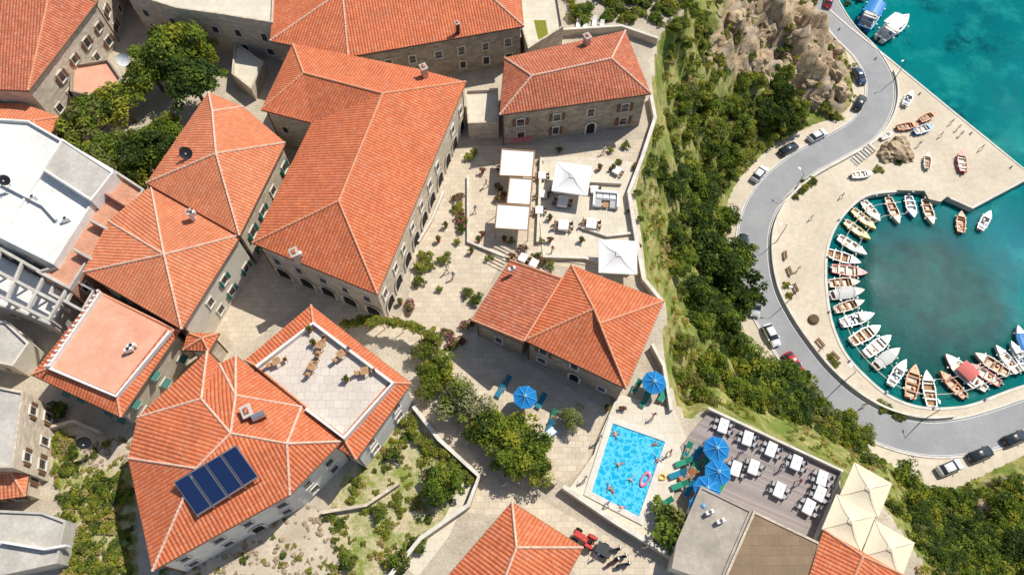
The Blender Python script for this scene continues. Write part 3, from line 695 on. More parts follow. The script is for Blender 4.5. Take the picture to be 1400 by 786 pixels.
for q in [(632,548,36,TREEG),(600,508,24,TREES),(585,478,20,TREEL),(690,598,36,TREES),(722,625,36,TREES),(665,585,26,TREES),(605,660,26,TREES),(782,571,18,TREEG),(590,530,20,TREEL)]: tree('garden_tree',q[0],q[1],q[2],q[3],0.0,.8)
for q in [(915,722,30,BUSH),(905,700,15,BUSHL),(940,738,18,BUSH)]: bush('oleander_bush',q[0],q[1],q[2],q[3],1.2)
for q in [(938,290,30,1),(918,322,24,1),(962,340,44,1),(985,385,50,1),(948,400,32,1),(1002,350,36,1),(960,262,28,1),(1012,178,26,0),(1045,150,26,1),(1066,122,24,1),(1084,165,20,1),(995,215,28,0),(972,180,26,2),(932,130,24,2),(915,168,20,2),(958,130,24,0),(1010,490,30,0),(1045,515,32,0),(1078,535,30,1),(1112,556,27,2),(1155,580,24,0),(1030,545,25,0),(1130,590,20,2),(968,500,26,0),(930,468,20,2),(985,440,34,1),(1015,410,26,1),(940,235,24,0),(903,240,18,1),(1000,140,20,0),(1180,600,18,2),(985,300,26,0),(930,350,20,0),(958,445,22,0),(930,520,20,2),(960,540,20,2),(1000,530,24,0),(1075,100,16,0),(1070,140,22,1),(1095,145,15,0),(1085,520,26,0),(1012,130,16,0),(1035,108,14,0)]:
    tree('hillside_tree',q[0],q[1],q[2],[TREES,TREED,TREEL][q[3]],None,.55)
hv=empty('hillside_vegetation')
rg=random.Random(3)
def inpoly(x,y,p):
    r=False;n=len(p)
    for i in range(n):
        x0,y0=p[i];x1,y1=p[(i+1)%n]
        if (y0>y)!=(y1>y) and x<(x1-x0)*(y-y0)/(y1-y0)+x0: r=not r
    return r
slope=[(905,55),(965,15),(985,75),(1000,110),(1050,110),(1100,155),(1095,172),(1045,200),(990,262),(982,320),(995,420),(1030,498),(1098,562),(1172,615),(1265,675),(1302,680),(1400,640),(1420,800),(1255,800),(1268,765),(1205,680),(1155,640),(968,550),(930,560),(912,480),(918,412),(890,380),(878,325),(868,262),(886,215),(902,150)]
fringe=[(866,255),(905,255),(915,330),(925,400),(945,440),(955,520),(1060,570),(1160,615),(1260,690),(1262,720),(1205,685),(1155,640),(968,552),(930,562),(912,480),(918,412),(890,380),(878,325)]
n=0
while n<560:
    x,y=rg.uniform(866,1420),rg.uniform(15,800)
    if not inpoly(x,y,slope): continue
    n+=1
    if inpoly(x,y,fringe):
        bush('tuft',x,y,rg.uniform(4,10),TUFT if rg.random()<.55 else (DRY if rg.random()<.7 else BUSHL),None,hv); continue
    lush=mnoise.noise(Vector((x*.012,y*.012,5)))
    r=rg.random()
    if r<.25: bush('tuft',x,y,rg.uniform(6,13),TUFT if rg.random()<.7 else DRY,None,hv)
    elif r<.55: bush('bush',x,y,rg.uniform(6,15),BUSH,None,hv)
    elif r<.70 and lush>-.15:
        o=bush('tree_crown_mass',x,y,rg.uniform(14,25),TREES if lush>.1 else TREED,None,hv); o.location.z+=1.0
    else: bush('bush',x,y,rg.uniform(7,17),BUSHL if lush<.15 else BUSH,None,hv)
for k in range(120):
    x,y=rg.uniform(968,1162),rg.uniform(-10,165); bush('tuft',x,y,rg.uniform(4,11),BUSH if rg.random()<.6 else (TUFT if rg.random()<.6 else DRY),None,hv)
for k in range(70):
    x,y=rg.uniform(868,925),rg.uniform(235,540)
    if inpoly(x,y,fringe): bush('tuft',x,y,rg.uniform(3,7),DRY if rg.random()<.5 else TUFT,None,hv)
for q in [(1240,655,20,0),(1262,690,22,0),(1300,720,24,1),(1340,735,24,1),(1380,700,24,0),(1395,750,28,1),(1290,765,22,2),(1345,775,24,0),(1320,690,18,0)]:
    tree('hillside_tree',q[0],q[1],q[2],[TREES,TREED,TREEL][q[3]],None,.6)
ug=empty('upper_garden_shrubs')
for k in range(46): bush('shrub',rg.uniform(775,955),rg.uniform(-25,26)+ (8 if k%2 else 0),rg.uniform(10,22),rg.choice([BUSH,BUSHL,TREES]),0,ug)
gv=empty('garden_weeds')
for poly,cnt,rr in [([(545,580),(640,655),(560,755),(500,786),(450,786),(450,710),(475,655)],95,(3,8)),([(65,595),(95,590),(110,640),(178,650),(178,786),(85,786),(88,700)],120,(4,13)),([(215,786),(400,700),(470,790)],30,(2,6)),([(110,600),(180,600),(180,640),(110,640)],14,(3,7))]:
    c=0
    while c<cnt:
        x,y=rg.uniform(60,660),rg.uniform(560,790)
        if inpoly(x,y,poly): bush('weed',x,y,rg.uniform(*rr),rg.choice([BUSHL,BUSH,TUFT,TUFT,DRY]),0,gv); c+=1
for q in [(600,655,20),(545,765,16),(478,765,12),(540,620,12),(520,700,11),(575,745,12)]: bush('bush',q[0],q[1],q[2],BUSH,.4,gv)
vn=empty('climbing_vine')
for k in range(26):
    t=k/25; x=470+130*t; y=444-14*math.sin(t*3)+t*22; bush('vine_clump',x,y,rg.uniform(6,10),BUSHL,2.6,vn)
mb=MB()
for k in range(6):
    t=k/5; p=P(470+130*t,444-14*math.sin(t*3)+t*22,2.4); mb.tube((p.x,p.y,0),(p.x,p.y,2.6),.06,.06,'wood',6)
o=mb.obj('vine_posts',vn)
cp=empty('courtyard_plants')
for q in [(628,285,11),(632,300,12),(626,270,9),(630,314,8),(575,365,12),(582,352,10),(572,385,10),(610,355,10),(590,362,9),(560,420,10),(640,215,9),(648,208,7),(686,232,8),(684,270,10),(682,258,8),(715,340,7),(735,352,8),(650,410,10),(640,400,9),(668,352,6),(870,265,7),(862,290,6),(700,330,6),(855,200,8),(845,222,6),(868,228,7),(600,395,6),(625,470,12),(640,445,10),(612,455,9),(740,358,9),(752,364,7),(765,205,6),(835,205,6),(625,330,6),(872,335,6),(874,300,6),(740,330,5),(738,222,5),(690,215,6)]:
    bush('shrub',q[0],q[1],q[2],rg.choice([BUSH,BUSHL,BUSHL,FLOW]),.3,cp)
for q in [(565,590),(578,603),(592,612),(608,622),(620,636),(632,645),(560,575),(645,650)]: bush('shrub',q[0],q[1],rg.uniform(8,12),BUSHL,.3,cp)
for q in [(72,568,16),(82,560,12),(660,452,8),(700,470,6)]: bush('shrub',q[0],q[1],q[2],BUSH,.3,cp)
qp=empty('promenade_planting')
for q in [(1095,262),(1102,254),(1110,248),(1087,270),(1215,560),(1225,568),(1208,555),(1080,405),(1074,390),(1135,490),(1142,497),(1232,572),(1200,232),(1228,222),(1098,258),(1106,250)]:
    bush('shrub',q[0],q[1],rg.uniform(6,9),rg.choice([BUSH,BUSHL]),ZL,qp)
def pot(px,py,z=0):
    p=P(px,py,z); o=empty('potted_plant'); o.location=p; mb=MB(); mb.tube((0,0,0),(0,0,.5),.2,.3,'tileC',10); mb.obj('pot',o)
    l=link('foliage',rg.choice(BUSH+FLOW),o); l.location=(0,0,.75); l.scale=(.45,.45,.5)
for q in [(655,330),(660,322),(645,345),(700,352),(752,300),(752,330),(795,330),(820,232),(838,232),(600,330),(610,310),(548,415),(660,236),(690,330),(430,470),(425,452),(475,520),(850,560),(830,560)]: pot(*q,z=7.6 if q in[(430,470),(425,452),(475,520)] else .14)
def rockmesh(seed):
    import bmesh
    bm=bmesh.new(); bmesh.ops.create_icosphere(bm,subdivisions=3,radius=1)
    for v in bm.verts:
        q=mnoise.fractal(v.co*1.1+Vector((seed,0,0)),.7,2,5); c=v.co.copy(); v.co=c*(1+q*.45); v.co.x=round(v.co.x*3.2)/3.2*.4+v.co.x*.6; v.co.z=round(v.co.z*3)/3*.4+v.co.z*.6
    me=bpy.data.meshes.new('rock'); bm.to_mesh(me); bm.free(); me.materials.append(M['rockm']); return me
t=NT('bare_rock'); co=t.coord('Object'); c=t.mix(t.ramp(t.noise(co,1.4,8,.7),.40,.58),(.56,.43,.28),(.28,.21,.14)); c=t.mix(t.ramp(t.noise(co,4,6,.75),.52,.7),c,(.12,.09,.06)); t.bump(t.noise(co,3,7,.75),.9,.2); M['rockm']=t.fin(c,.95)
ROCK=[rockmesh(i*7.3) for i in range(4)]
ro=empty('rock_outcrop')
for k in range(60):
    x,y=rg.uniform(985,1155),rg.uniform(-15,145)
    if x<1050 and y>100: continue
    if x-1085>.9*(130-abs(y-100))*.6+30: continue
    p=ray(x,y); o=link('rock',rg.choice(ROCK),ro); s=rg.uniform(.6,2.2); o.location=p-Vector((0,0,s*.4)); o.scale=(s*1.3,s*rg.uniform(.6,1.2),s*rg.uniform(.7,1.2)); o.rotation_euler=(rg.uniform(-.3,.3),rg.uniform(-.3,.3),rg.uniform(0,6))
for q in [(1222,208,2.4),(1232,200,1.8),(1212,214,1.6),(1240,214,1.5)]:
    p=P(q[0],q[1],ZL); o=link('harbour_rock',ROCK[int(q[0])%4],None); o.location=p; o.scale=(q[2],q[2]*1.1,q[2]*.8)
rb=empty('rubble_stones')
for k in range(200):
    x,y=rg.uniform(215,470),rg.uniform(690,790)
    if y<800-.47*(x-190)-8 : continue
    p=P(x,y,0); s=rg.uniform(.1,.35); o=link('stone',rg.choice(ROCK),rb); o.location=p; o.scale=(s,s,s*.7); o.rotation_euler[2]=k
for k in range(50):
    p=P(rg.uniform(110,182),rg.uniform(598,640),0); s=rg.uniform(.1,.35); o=link('stone',rg.choice(ROCK),rb); o.location=p; o.scale=(s,s,s*.7)
# ------------------------------------------------------------ props
def place(name,me,px,py,z,ang=0,sc=1,dz=0):
    p=P(px,py,z); q=P(px+math.cos(R(ang))*5,py-math.sin(R(ang))*5,z); o=link(name,me); o.location=(p.x,p.y,z+dz); o.rotation_euler[2]=math.atan2(q.y-p.y,q.x-p.x); o.scale=(sc,)*3 if isinstance(sc,(int,float)) else sc; return o
def parasol(r,n,mat,trim,hh,rise,name):
    mb=MB(); mb.tube((0,0,0),(0,0,hh+rise),.04,.035,'metal',8); mb.tube((0,0,0),(0,0,.12),.35,.32,'conc',12)
    ph=math.pi/4 if n==4 else 0; rr=r*(math.sqrt(2) if n==4 else 1)
    for k in range(n):
        a0=ph+2*math.pi*k/n;a1=ph+2*math.pi*(k+1)/n
        A=Vector((math.cos(a0)*rr,math.sin(a0)*rr,hh));B=Vector((math.cos(a1)*rr,math.sin(a1)*rr,hh)); T_=Vector((0,0,hh+rise))
        v0=.14; TA=T_.lerp(A,v0);TB=T_.lerp(B,v0)
        for j in range(5):
            u0=v0+(1-v0)*j/5;u1=v0+(1-v0)*(j+1)/5; sg=lambda u:Vector((0,0,-.22*math.sin(math.pi*u)*(rise/.9)))
            q0,q1,q2,q3=T_.lerp(A,u0)+sg(u0),T_.lerp(B,u0)+sg(u0),T_.lerp(B,u1)+sg(u1),T_.lerp(A,u1)+sg(u1)
            mb.face([q0,q3,q2,q1],mat)
        mb.face([T_+Vector((0,0,.1)),TA*1.0+Vector((0,0,.04)),TB+Vector((0,0,.04))],trim)
        d=Vector((0,0,-.22)); mb.face([A,A+d,B+d,B],trim)
        mb.tube(T_,A+Vector((0,0,.0)),.025,.02,trim,4,False)
        mb.tube(Vector((0,0,hh-.6)),A.lerp(T_,.5)+Vector((0,0,-.2)),.015,.015,'metal',4,False)
    return mb.mesh(name)
PB=parasol(1.4,8,'blue','bluel',2.2,.55,'blue_parasol'); PW=parasol(2.35,4,'canvas','canvas',2.6,.8,'white_parasol'); PC=parasol(2.25,4,'cream','cream',2.6,.7,'cream_parasol')
for q in [(894,523),(718,543),(979,614),(981,646),(966,668),(960,693)]: place('blue_parasol',PB,q[0],q[1],2.4,rg.uniform(0,40),1.08 if q[0]>900 else 1.05,-2.4+.2)
for q in [(782,243,-8),(845,350,-3)]: place('white_parasol',PW,q[0],q[1],2.9,q[2],1.05,-2.9)
for q in [(1186,668,-30),(1162,713,-30),(1216,750,-30)]: place('cream_parasol',PC,q[0],q[1],3.2,q[2],.98,-3.2+.3)
def chair(mb,x,y,rz,mat,seat=None):
    co,si=math.cos(rz),math.sin(rz); T_=lambda a,b:(x+a*co-b*si,y+a*si+b*co)
    a=T_(0,0); mb.box((a[0],a[1],.45),(.45,.45,.06),rz,seat or mat)
    a=T_(-.22,0); mb.box((a[0],a[1],.7),(.05,.45,.5),rz,mat)
    for s in(-.19,.19):
        for t in(-.19,.19): a=T_(s,t); mb.box((a[0],a[1],.21),(.04,.04,.42),rz,mat)
def table(w,l,cloth,chm,n,name,seat=None):
    mb=MB(); mb.box((0,0,.74),(w,l,.05),0,cloth); 
    if cloth=='canvas':
        for s in(-1,1):
            mb.box((s*(w/2+.004),0,.56),(.015,l-.03,.32),0,cloth); mb.box((0,s*(l/2+.004),.56),(w-.03,.015,.32),0,cloth)
    for s in(-1,1):
        for t in(-1,1): mb.box((s*(w/2-.08),t*(l/2-.08),.36),(.06,.06,.71),0,chm)
    sp=[(w/2+.35,-l/4,math.pi),(w/2+.35,l/4,math.pi),(-w/2-.35,-l/4,0),(-w/2-.35,l/4,0)] if n==4 else [(w/2+.35,0,math.pi),(-w/2-.35,0,0)]
    for a,b,c in sp: chair(mb,a+random.uniform(-.08,.15)*(1 if a>0 else -1),b,c+random.uniform(-.3,.3),chm,seat)
    mb.tube((0.1,.1,.77),(0.1,.1,.9),.04,.03,'glass',6)
    return mb.mesh(name)
TWs=[table(1.3,1.5,'canvas','brown',4,'dining_table') for k in range(2)]; TBs=[table(1.05,1.7,'canvas','dkmetal',4,'deck_dining_table','grey') for k in range(3)]; TR=table(.8,.8,'wood','wood',2,'terrace_table')
for q in [(769,279,-8),(770,311,-5),(808,309,-8),(741,243,0),(737,290,0),(843,236,-30),(812,262,0),(835,340,0),(858,358,0),(715,355,-25),(730,362,-25),(742,268,0),(762,262,0)]:
    place('dining_table',rg.choice(TWs),q[0],q[1],.15,q[2],1.05 if 270<q[1]<320 and q[0]>760 else .8)
for q in [(987,584),(1020,601),(1052,616),(1086,634),(1121,655),(1004,642),(1063,671),(1103,694),(975,612),(1028,640),(1118,676)]:
    place('deck_dining_table',rg.choice(TBs),q[0],q[1],.5,-25+rg.uniform(-6,6),1)
for q in [(380,497,20),(440,475,70),(468,487,40),(428,504,60),(500,510,10)]: place('terrace_table',TR,q[0],q[1],7.6,q[2],1.1)
def sofa(name='outdoor_sofa'):
    mb=MB(); mb.box((0,0,.25),(2.6,.9,.4),0,'grey'); mb.box((0,.5,.5),(2.6,.25,.7),0,'bwhite'); mb.box((-1.42,-.5,.4),(.25,1.9,.6),0,'bwhite'); mb.box((1.42,-.5,.4),(.25,1.9,.6),0,'bwhite'); mb.box((-.9,-1.0,.25),(.8,1,.4),0,'grey'); mb.box((.9,-1.0,.25),(.8,1,.4),0,'grey'); mb.box((0,-1.1,.35),(.7,.7,.08),0,'wood')
    for k in(-.8,0,.8): mb.box((k,.05,.5),(.7,.7,.12),0,'bwhite')
    return mb.mesh(name)
place('outdoor_sofa',sofa(),828,272,.15,-5,1.15)
def lounger(mat):
    mb=MB(); mb.box((0,0,.32),(1.3,.62,.1),0,mat); rot=Matrix.Rotation(R(-28),3,'Y')
    mb.box((.93,0,.5),(.75,.62,.1),0,mat,rot)
    for x in(-.55,.55):
        for y in(-.26,.26): mb.box((x,y,.13),(.05,.05,.27),0,'bwhite')
    mb.box((0,0,.24),(1.35,.66,.05),0,'bwhite'); return mb.mesh('sun_lounger')
LG=lounger('lounge');LT=lounger('teal');LW=lounger('canvas');LR=lounger('orange')
for q in [(868,533,60,LG),(880,550,60,LG),(885,538,60,LT),(905,543,60,LG),(938,620,70,LG),(930,634,20,LG),(945,645,60,LG),(936,652,30,LR),(950,625,60,LT),(958,640,60,LG),(940,672,60,LT),(985,665,60,LG),(925,665,20,LG),(922,650,20,LT),(905,690,30,LG),(690,528,60,LT),(683,537,60,LT),(738,552,60,LT),(755,575,70,LG),(790,38,80,LW),(800,36,80,LW),(812,34,80,LW),(822,40,80,LW),(750,590,70,LT)]:
    place('sun_lounger',q[3],q[0],q[1],DK if q[0]>840 else .03,q[2],1.05)
par=empty('white_awning_pergola')
for k,(a,b,c,d) in enumerate([((686,204),(731,207),(728,242),(683,240)),((697,243),(728,245),(725,280),(693,278)),((680,279),(725,282),(722,315),(677,312))]):
    mb=MB(); q=[P(x,y,2.7) for x,y in (a,b,c,d)]
    for j in range(8):
        t0,t1=j/8,(j+1)/8
        A,B=q[0].lerp(q[3],t0),q[1].lerp(q[2],t0); C_,D=q[1].lerp(q[2],t1),q[0].lerp(q[3],t1); m1,m2=(A+D)/2,(B+C_)/2; m1.z=m2.z=2.63
        mb.face([A,m1,m2,B],'canvas'); mb.face([m1,D,C_,m2],'canvas')
    for v in q: mb.tube((v.x,v.y,0),(v.x,v.y,2.64),.06,.06,'wood',6)
    for v,w in((q[0],q[3]),(q[1],q[2]),(q[0],q[1]),(q[3],q[2])): mb.tube(v+Vector((0,0,.02)),w+Vector((0,0,.02)),.08,.08,'wood',6)
    mb.obj('awning_bay',par)
def car(paint,name):
    S=[(-2.12,.66,.62,.55,.66),(-2.05,.8,.82,.68,.9),(-1.75,.86,.93,.70,1.0),(-1.2,.88,.95,.62,1.42),(-.3,.89,.94,.64,1.48),(.35,.89,.92,.62,1.44),(1.08,.87,.9,.72,.97),(1.75,.84,.8,.66,.87),(2.05,.78,.66,.58,.7),(2.14,.66,.5,.5,.55)]
    mb=MB(); rings=[]
    for x,w,b,rw,t in S:
        half=[(w*.86,.22),(w,.4),(w,.62 if b>.62 else b*.8),(w*.95,b),(rw,t),(rw*.5,t+.03)]
        rings.append([(x,y,z) for y,z in half]+[(x,0,t+.04)]+[(x,-y,z) for y,z in reversed(half)])
    n=len(rings[0])
    for i in range(len(rings)-1):
        for k in range(n-1):
            m=paint
            side=k in(3,n-5); top=k in(4,5,6,7)
            if side and 2<=i<=5: m='glass'
            if top and i in(2,5): m='glass'
            mb.face([rings[i][k],rings[i][k+1],rings[i+1][k+1],rings[i+1][k]][::-1],m,True)
    mb.face(rings[0],paint);mb.face(rings[-1][::-1],paint)
    for x in(-1.3,1.3):
        for s in(-1,1):
            mb.tube((x,s*.66,.32),(x,s*.9,.32),.32,.32,'black',16); mb.tube((x,s*.9,.32),(x,s*.915,.32),.19,.19,'metal',12)
    for s in(-1,1):
        mb.box((2.0,s*.58,.64),(.22,.3,.12),0,'bwhite'); mb.box((-2.06,s*.62,.74),(.1,.22,.16),0,'red'); mb.box((.75,s*.99,.95),(.16,.2,.13),0,paint)
    mb.box((2.13,0,.38),(.06,.9,.16),0,'black'); mb.box((-2.12,0,.5),(.04,.5,.12),0,'bwhite')
    return mb.mesh(name,True)
CARS={k:car(k,'parked_car') for k in('pwhite','pblack','pblue','pred','psilver')}
for q in [(1173,107,-62,'pblue'),(1174,143,62,'pblack'),(1116,188,28,'pwhite'),(1077,206,28,'pblack'),(1037,240,50,'pwhite'),(1032,420,-95,'psilver'),(1053,460,-62,'pwhite'),(1083,498,-55,'pred'),(1296,640,22,'pwhite'),(1338,622,22,'pblack'),(1385,600,22,'pblack'),(1015,335,88,'pblack'),(1132,4,75,'pred'),(1120,-14,75,'pblack')]:
    place('parked_car',CARS[q[3]],q[0],q[1],ZL+.02,q[2],1.04)
def boat(hull,inner,deckm,kind,name,bench='bcream'):
    mb=MB(); Ls=2.75; W=1.0; S=[]
    for k in range(11):
        t=k/10; x=-Ls+2*Ls*t; w=W*(.82+.25*math.sin(min(1,t*1.6)*math.pi/2)-.07)*(1-max(0,(t-.45)/.55)**2.2)+.02; S.append((x,w,.5+.28*t*t,-.3+.35*max(0,t-.7)/.3*1))
    R_=[]
    for x,w,g,kz in S:
        iw=max(w-.17,.01); R_.append([(x,0,kz),(x,w*.7,kz+.12),(x,w*.97,g-.18),(x,w,g),(x,iw,g+.01),(x,iw*.9,.15 if w>.3 else g-.02),(x,0,.15 if w>.3 else g-.02)])
    for i in range(10):
        for k in range(6):
            m=hull if k<2 else (deckm if k in(2,3) else inner)
            a=[R_[i][k],R_[i][k+1],R_[i+1][k+1],R_[i+1][k]]
            mb.face(a[::-1],m,k<2); mb.face([(p[0],-p[1],p[2]) for p in a],m,k<2)
    r=R_[0]; mb.face([r[0],r[1],r[2],r[3],(r[3][0],-r[3][1],r[3][2]),(r[2][0],-r[2][1],r[2][2]),(r[1][0],-r[1][1],r[1][2])],hull)
    mb.box((-Ls+.06,0,.35),(.1,1.5,.4),0,deckm)
    for x in(-1.6,-.4,.8): mb.box((x,0,.44),(.28,1.6 if x<.5 else 1.4,.05),0,bench)
    q=[(S[7][0],S[7][1]-.1),(S[8][0],S[8][1]-.05),(S[9][0],S[9][1]-.05),(S[10][0],0),(S[9][0],-S[9][1]+.05),(S[8][0],-S[8][1]+.05),(S[7][0],-S[7][1]+.1)]
    mb.face([(a,b,.79) for a,b in q][::-1],deckm)
    mb.box((-Ls-.18,0,.55),(.35,.3,.5),0,'dkmetal'); mb.box((-Ls-.2,0,.0),(.14,.1,.8),0,'dkmetal')
    mb.box((-Ls+.55,.3,.5),(.5,.06,.06),.4,'wood'); mb.box((-1.0,-.3,.3),(.4,.3,.3),.3,'orange' if kind==0 else 'bblue'); mb.tube((.2,-.5,.48),(1.6,-.2,.55),.03,.03,'wood',5)
    if kind==1:
        for x in(-1.5,.4):
            for s in(-.8,.8): mb.tube((x,s,.5),(x,s,1.7),.025,.025,'metal',5)
        for j in range(6):
            a0=-1+j/3;a1=-1+(j+1)/3; mb.face([(-1.7,a0*.95,1.9-.25*a0*a0),(.6,a0*.95,1.9-.25*a0*a0),(.6,a1*.95,1.9-.25*a1*a1),(-1.7,a1*.95,1.9-.25*a1*a1)],'redcanvas' if hull=='red' else ('bblue' if hull=='bblue' else 'canvas'),True)
    if kind==2:
        mb.box((.9,0,.72),(1.3,1.3,.45),0,deckm); mb.box((.2,0,1.0),(.08,1.2,.3),0,'glass'); mb.box((.95,0,.96),(1.0,1.0,.06),0,'bwhite')
        mb.box((-.2,.35,.6),(.4,.35,.5),0,'bwhite')
    if kind==3:
        prev=None
        for x,w,g,kz in S[1:8]:
            ring=[(x,-w-.03,g+.03),(x,-w*.5,g+.2),(x,0,g+.28),(x,w*.5,g+.2),(x,w+.03,g+.03)]
            if prev:
                for j in range(4): mb.face([prev[j],ring[j],ring[j+1],prev[j+1]],'bblue' if hull=='bblue' else 'bgrey',True)
            prev=ring
    mb.tube((1.9,.0,.8),(2.1,.0,.95),.05,.05,'metal',6)
    for x in(-1.5,0,1.3):
        for s in(-1,1): mb.tube((x,s*1.06,.2),(x,s*1.06,.5),.09,.09,'bblue' if x==0 else 'bwhite',8)
    return mb.mesh(name)
BT={'w':boat('bwhite','bcream','bwhite',0,'rowing_boat','bwhite'),'w2':boat('bwhite','bgrey','bwhite',2,'cabin_boat','bwhite'),'wc':boat('bwhite','bwhite','bwhite',1,'canopy_boat'),'wt':boat('bwhite','wood','bcream',3,'covered_boat'),'y':boat('yellow','bcream','yellow',0,'yellow_boat'),'o':boat('orange','bwood','orange',0,'wooden_boat','wood'),'r':boat('red','bcream','red',0,'red_boat'),'rc':boat('red','bcream','bwhite',1,'red_canopy_boat'),'b':boat('bblue','bcream','bblue',0,'blue_boat'),'bl':boat('bblue','bblue','bwhite',3,'blue_covered_boat'),'wo':boat('bwhite','wood','bwhite',0,'wood_lined_boat','bcream'),'gr':boat('bwhite','bwood','bcream',0,'brown_lined_boat','wood'),'wb':boat('bblue','bgrey','bwhite',0,'blue_hulled_boat','bblue')}
names={'w':'rowing_boat','w2':'cabin_boat','wc':'canopy_boat','wt':'covered_boat','y':'yellow_boat','o':'wooden_boat','r':'red_boat','rc':'red_canopy_boat','b':'blue_boat','bl':'blue_covered_boat','wo':'wood_lined_boat','gr':'brown_lined_boat','wb':'blue_hulled_boat'}
for q in [(1220,290,-70,46,'gr'),(1244,285,-75,38,'wb'),(1268,292,-70,44,'gr'),(1312,305,92,36,'o'),(1345,303,65,38,'w2'),(1190,291,-50,38,'w'),(1180,302,-42,42,'y'),(1171,317,-38,42,'y'),(1164,338,-35,44,'w'),(1152,354,-20,46,'wo'),(1160,372,-8,48,'r'),(1153,388,6,42,'gr'),(1157,402,12,48,'wt'),(1160,419,15,44,'gr'),(1171,437,20,48,'w2'),(1182,458,28,48,'wo'),(1199,473,35,46,'w'),(1211,490,38,46,'wt'),(1226,510,60,44,'w2'),(1246,522,78,48,'o'),(1268,532,97,48,'wo'),(1300,526,132,42,'o'),(1312,507,138,52,'rc'),(1343,512,146,44,'r'),(1353,498,148,46,'gr'),(1374,492,130,42,'w'),(1390,487,118,40,'w2'),(1395,465,110,38,'bl'),(1328,520,142,38,'w')]:
    place(names[q[4]],BT[q[4]],q[0],q[1],ZS+.15,q[2]+rg.uniform(-4,4),(q[3]/7.3/5.5,q[3]/7.3/5.5*rg.uniform(.85,1.12),1.05))
for q in [(1178,240,5,30,'w'),(1241,136,62,32,'w2'),(1268,161,25,30,'o'),(1262,178,18,32,'b'),(1240,174,8,32,'o'),(1314,222,98,36,'r'),(1267,221,88,28,'gr'),(1212,186,30,22,'w')]:
    place(names[q[4]],BT[q[4]],q[0],q[1],ZL+.3,q[2],q[3]/6.9/5.5)
place('large_blue_boat',boat('bblue','bgrey','bblue',1,'large_blue_boat'),1190,22,ZS+.2,62,11/5.5); place('large_white_boat',BT['wc'],1220,41,ZS+.2,38,10.5/5.5); place('large_white_boat',BT['w2'],1180,-18,ZS+.2,75,9.5/5.5)
mb=MB()
for k,(x,y) in enumerate([(1150,40),(1200,80),(1260,128),(1330,182),(1385,228),(1300,270),(1250,263),(1200,268),(1150,300),(1135,350),(1137,425),(1165,492),(1215,535),(1280,556),(1350,545)]):
    p=P(x,y,ZL); mb.tube((p.x-.5,p.y-.2,ZL),(p.x-.5,p.y-.2,ZL+.45),.14,.14,'dkmetal',8); mb.tube((p.x-.5,p.y-.2,ZL+.45),(p.x-.5,p.y-.2,ZL+.52),.2,.2,'dkmetal',8)
mb.obj('mooring_bollards')
mb=MB()
for k in range(8):
    a=P(1168+k*3.2,222-k*2.6,ZL); mb.box((a.x,a.y,ZL+.05*(k+1)),(.5,2.0,.1*(k+1)),.6,'kerb' if k%2 else 'conc')
mb.obj('quay_steps')
mb=MB()
p=P(1112,437,ZL); mb.tube((p.x,p.y,ZL),(p.x,p.y,ZL+.5),1.0,.9,'brown',16); mb.tube((p.x,p.y,ZL+.5),(p.x,p.y,ZL+.56),.75,.75,'bark',16); mb.obj('round_planter')
for q in [(1078,372,-70),(1086,395,-66),(1072,350,-85),(1120,470,-50),(1140,488,-45)]:
    mb=MB(); mb.box((0,0,.45),(1.8,.45,.07),0,'wood'); mb.box((0,.26,.75),(1.8,.06,.3),0,'wood')
    for s in(-.7,.7): mb.box((s,0,.21),(.1,.42,.41),0,'dkmetal')
    place('park_bench',mb.mesh('park_bench'),q[0],q[1],ZL,q[2])
def lampm():
    mb=MB(); mb.tube((0,0,0),(0,0,6),.09,.05,'dkmetal',8); mb.tube((0,0,6),(1.1,0,6.3),.04,.03,'dkmetal',6); mb.box((1.3,0,6.28),(.55,.2,.1),0,'metal'); return mb.mesh('street_lamp')
LM=lampm()
for q in [(1222,110,200),(1085,262,140),(1062,330,180),(1075,415,170),(1150,525,130),(1260,575,100)]: place('street_lamp',LM,q[0],q[1],ZL,q[2])
def scooter(m):
    mb=MB()
    for x in(-.6,.6): mb.tube((x,-.06,.26),(x,.06,.26),.26,.26,'black',14)
    mb.box((-.4,0,.6),(.75,.3,.3),0,m); mb.box((-.35,0,.8),(.7,.26,.1),0,'black'); mb.box((.1,0,.36),(.6,.28,.08),0,m); mb.box((.5,0,.65),(.1,.38,.6),0,m); mb.tube((.6,0,.3),(.45,0,1.05),.04,.04,'metal'); mb.tube((.45,-.32,1.05),(.45,.32,1.05),.025,.025,'dkmetal'); mb.box((.56,0,.95),(.14,.2,.14),0,'bwhite'); return mb.mesh('scooter')
SR=scooter('red');SK=scooter('pblack')
for q in [(840,752,20,SK),(848,762,20,SK),(852,772,15,SK),(838,768,30,SR)]: place('scooter',q[3],q[0],q[1],.02,q[2],1.05)
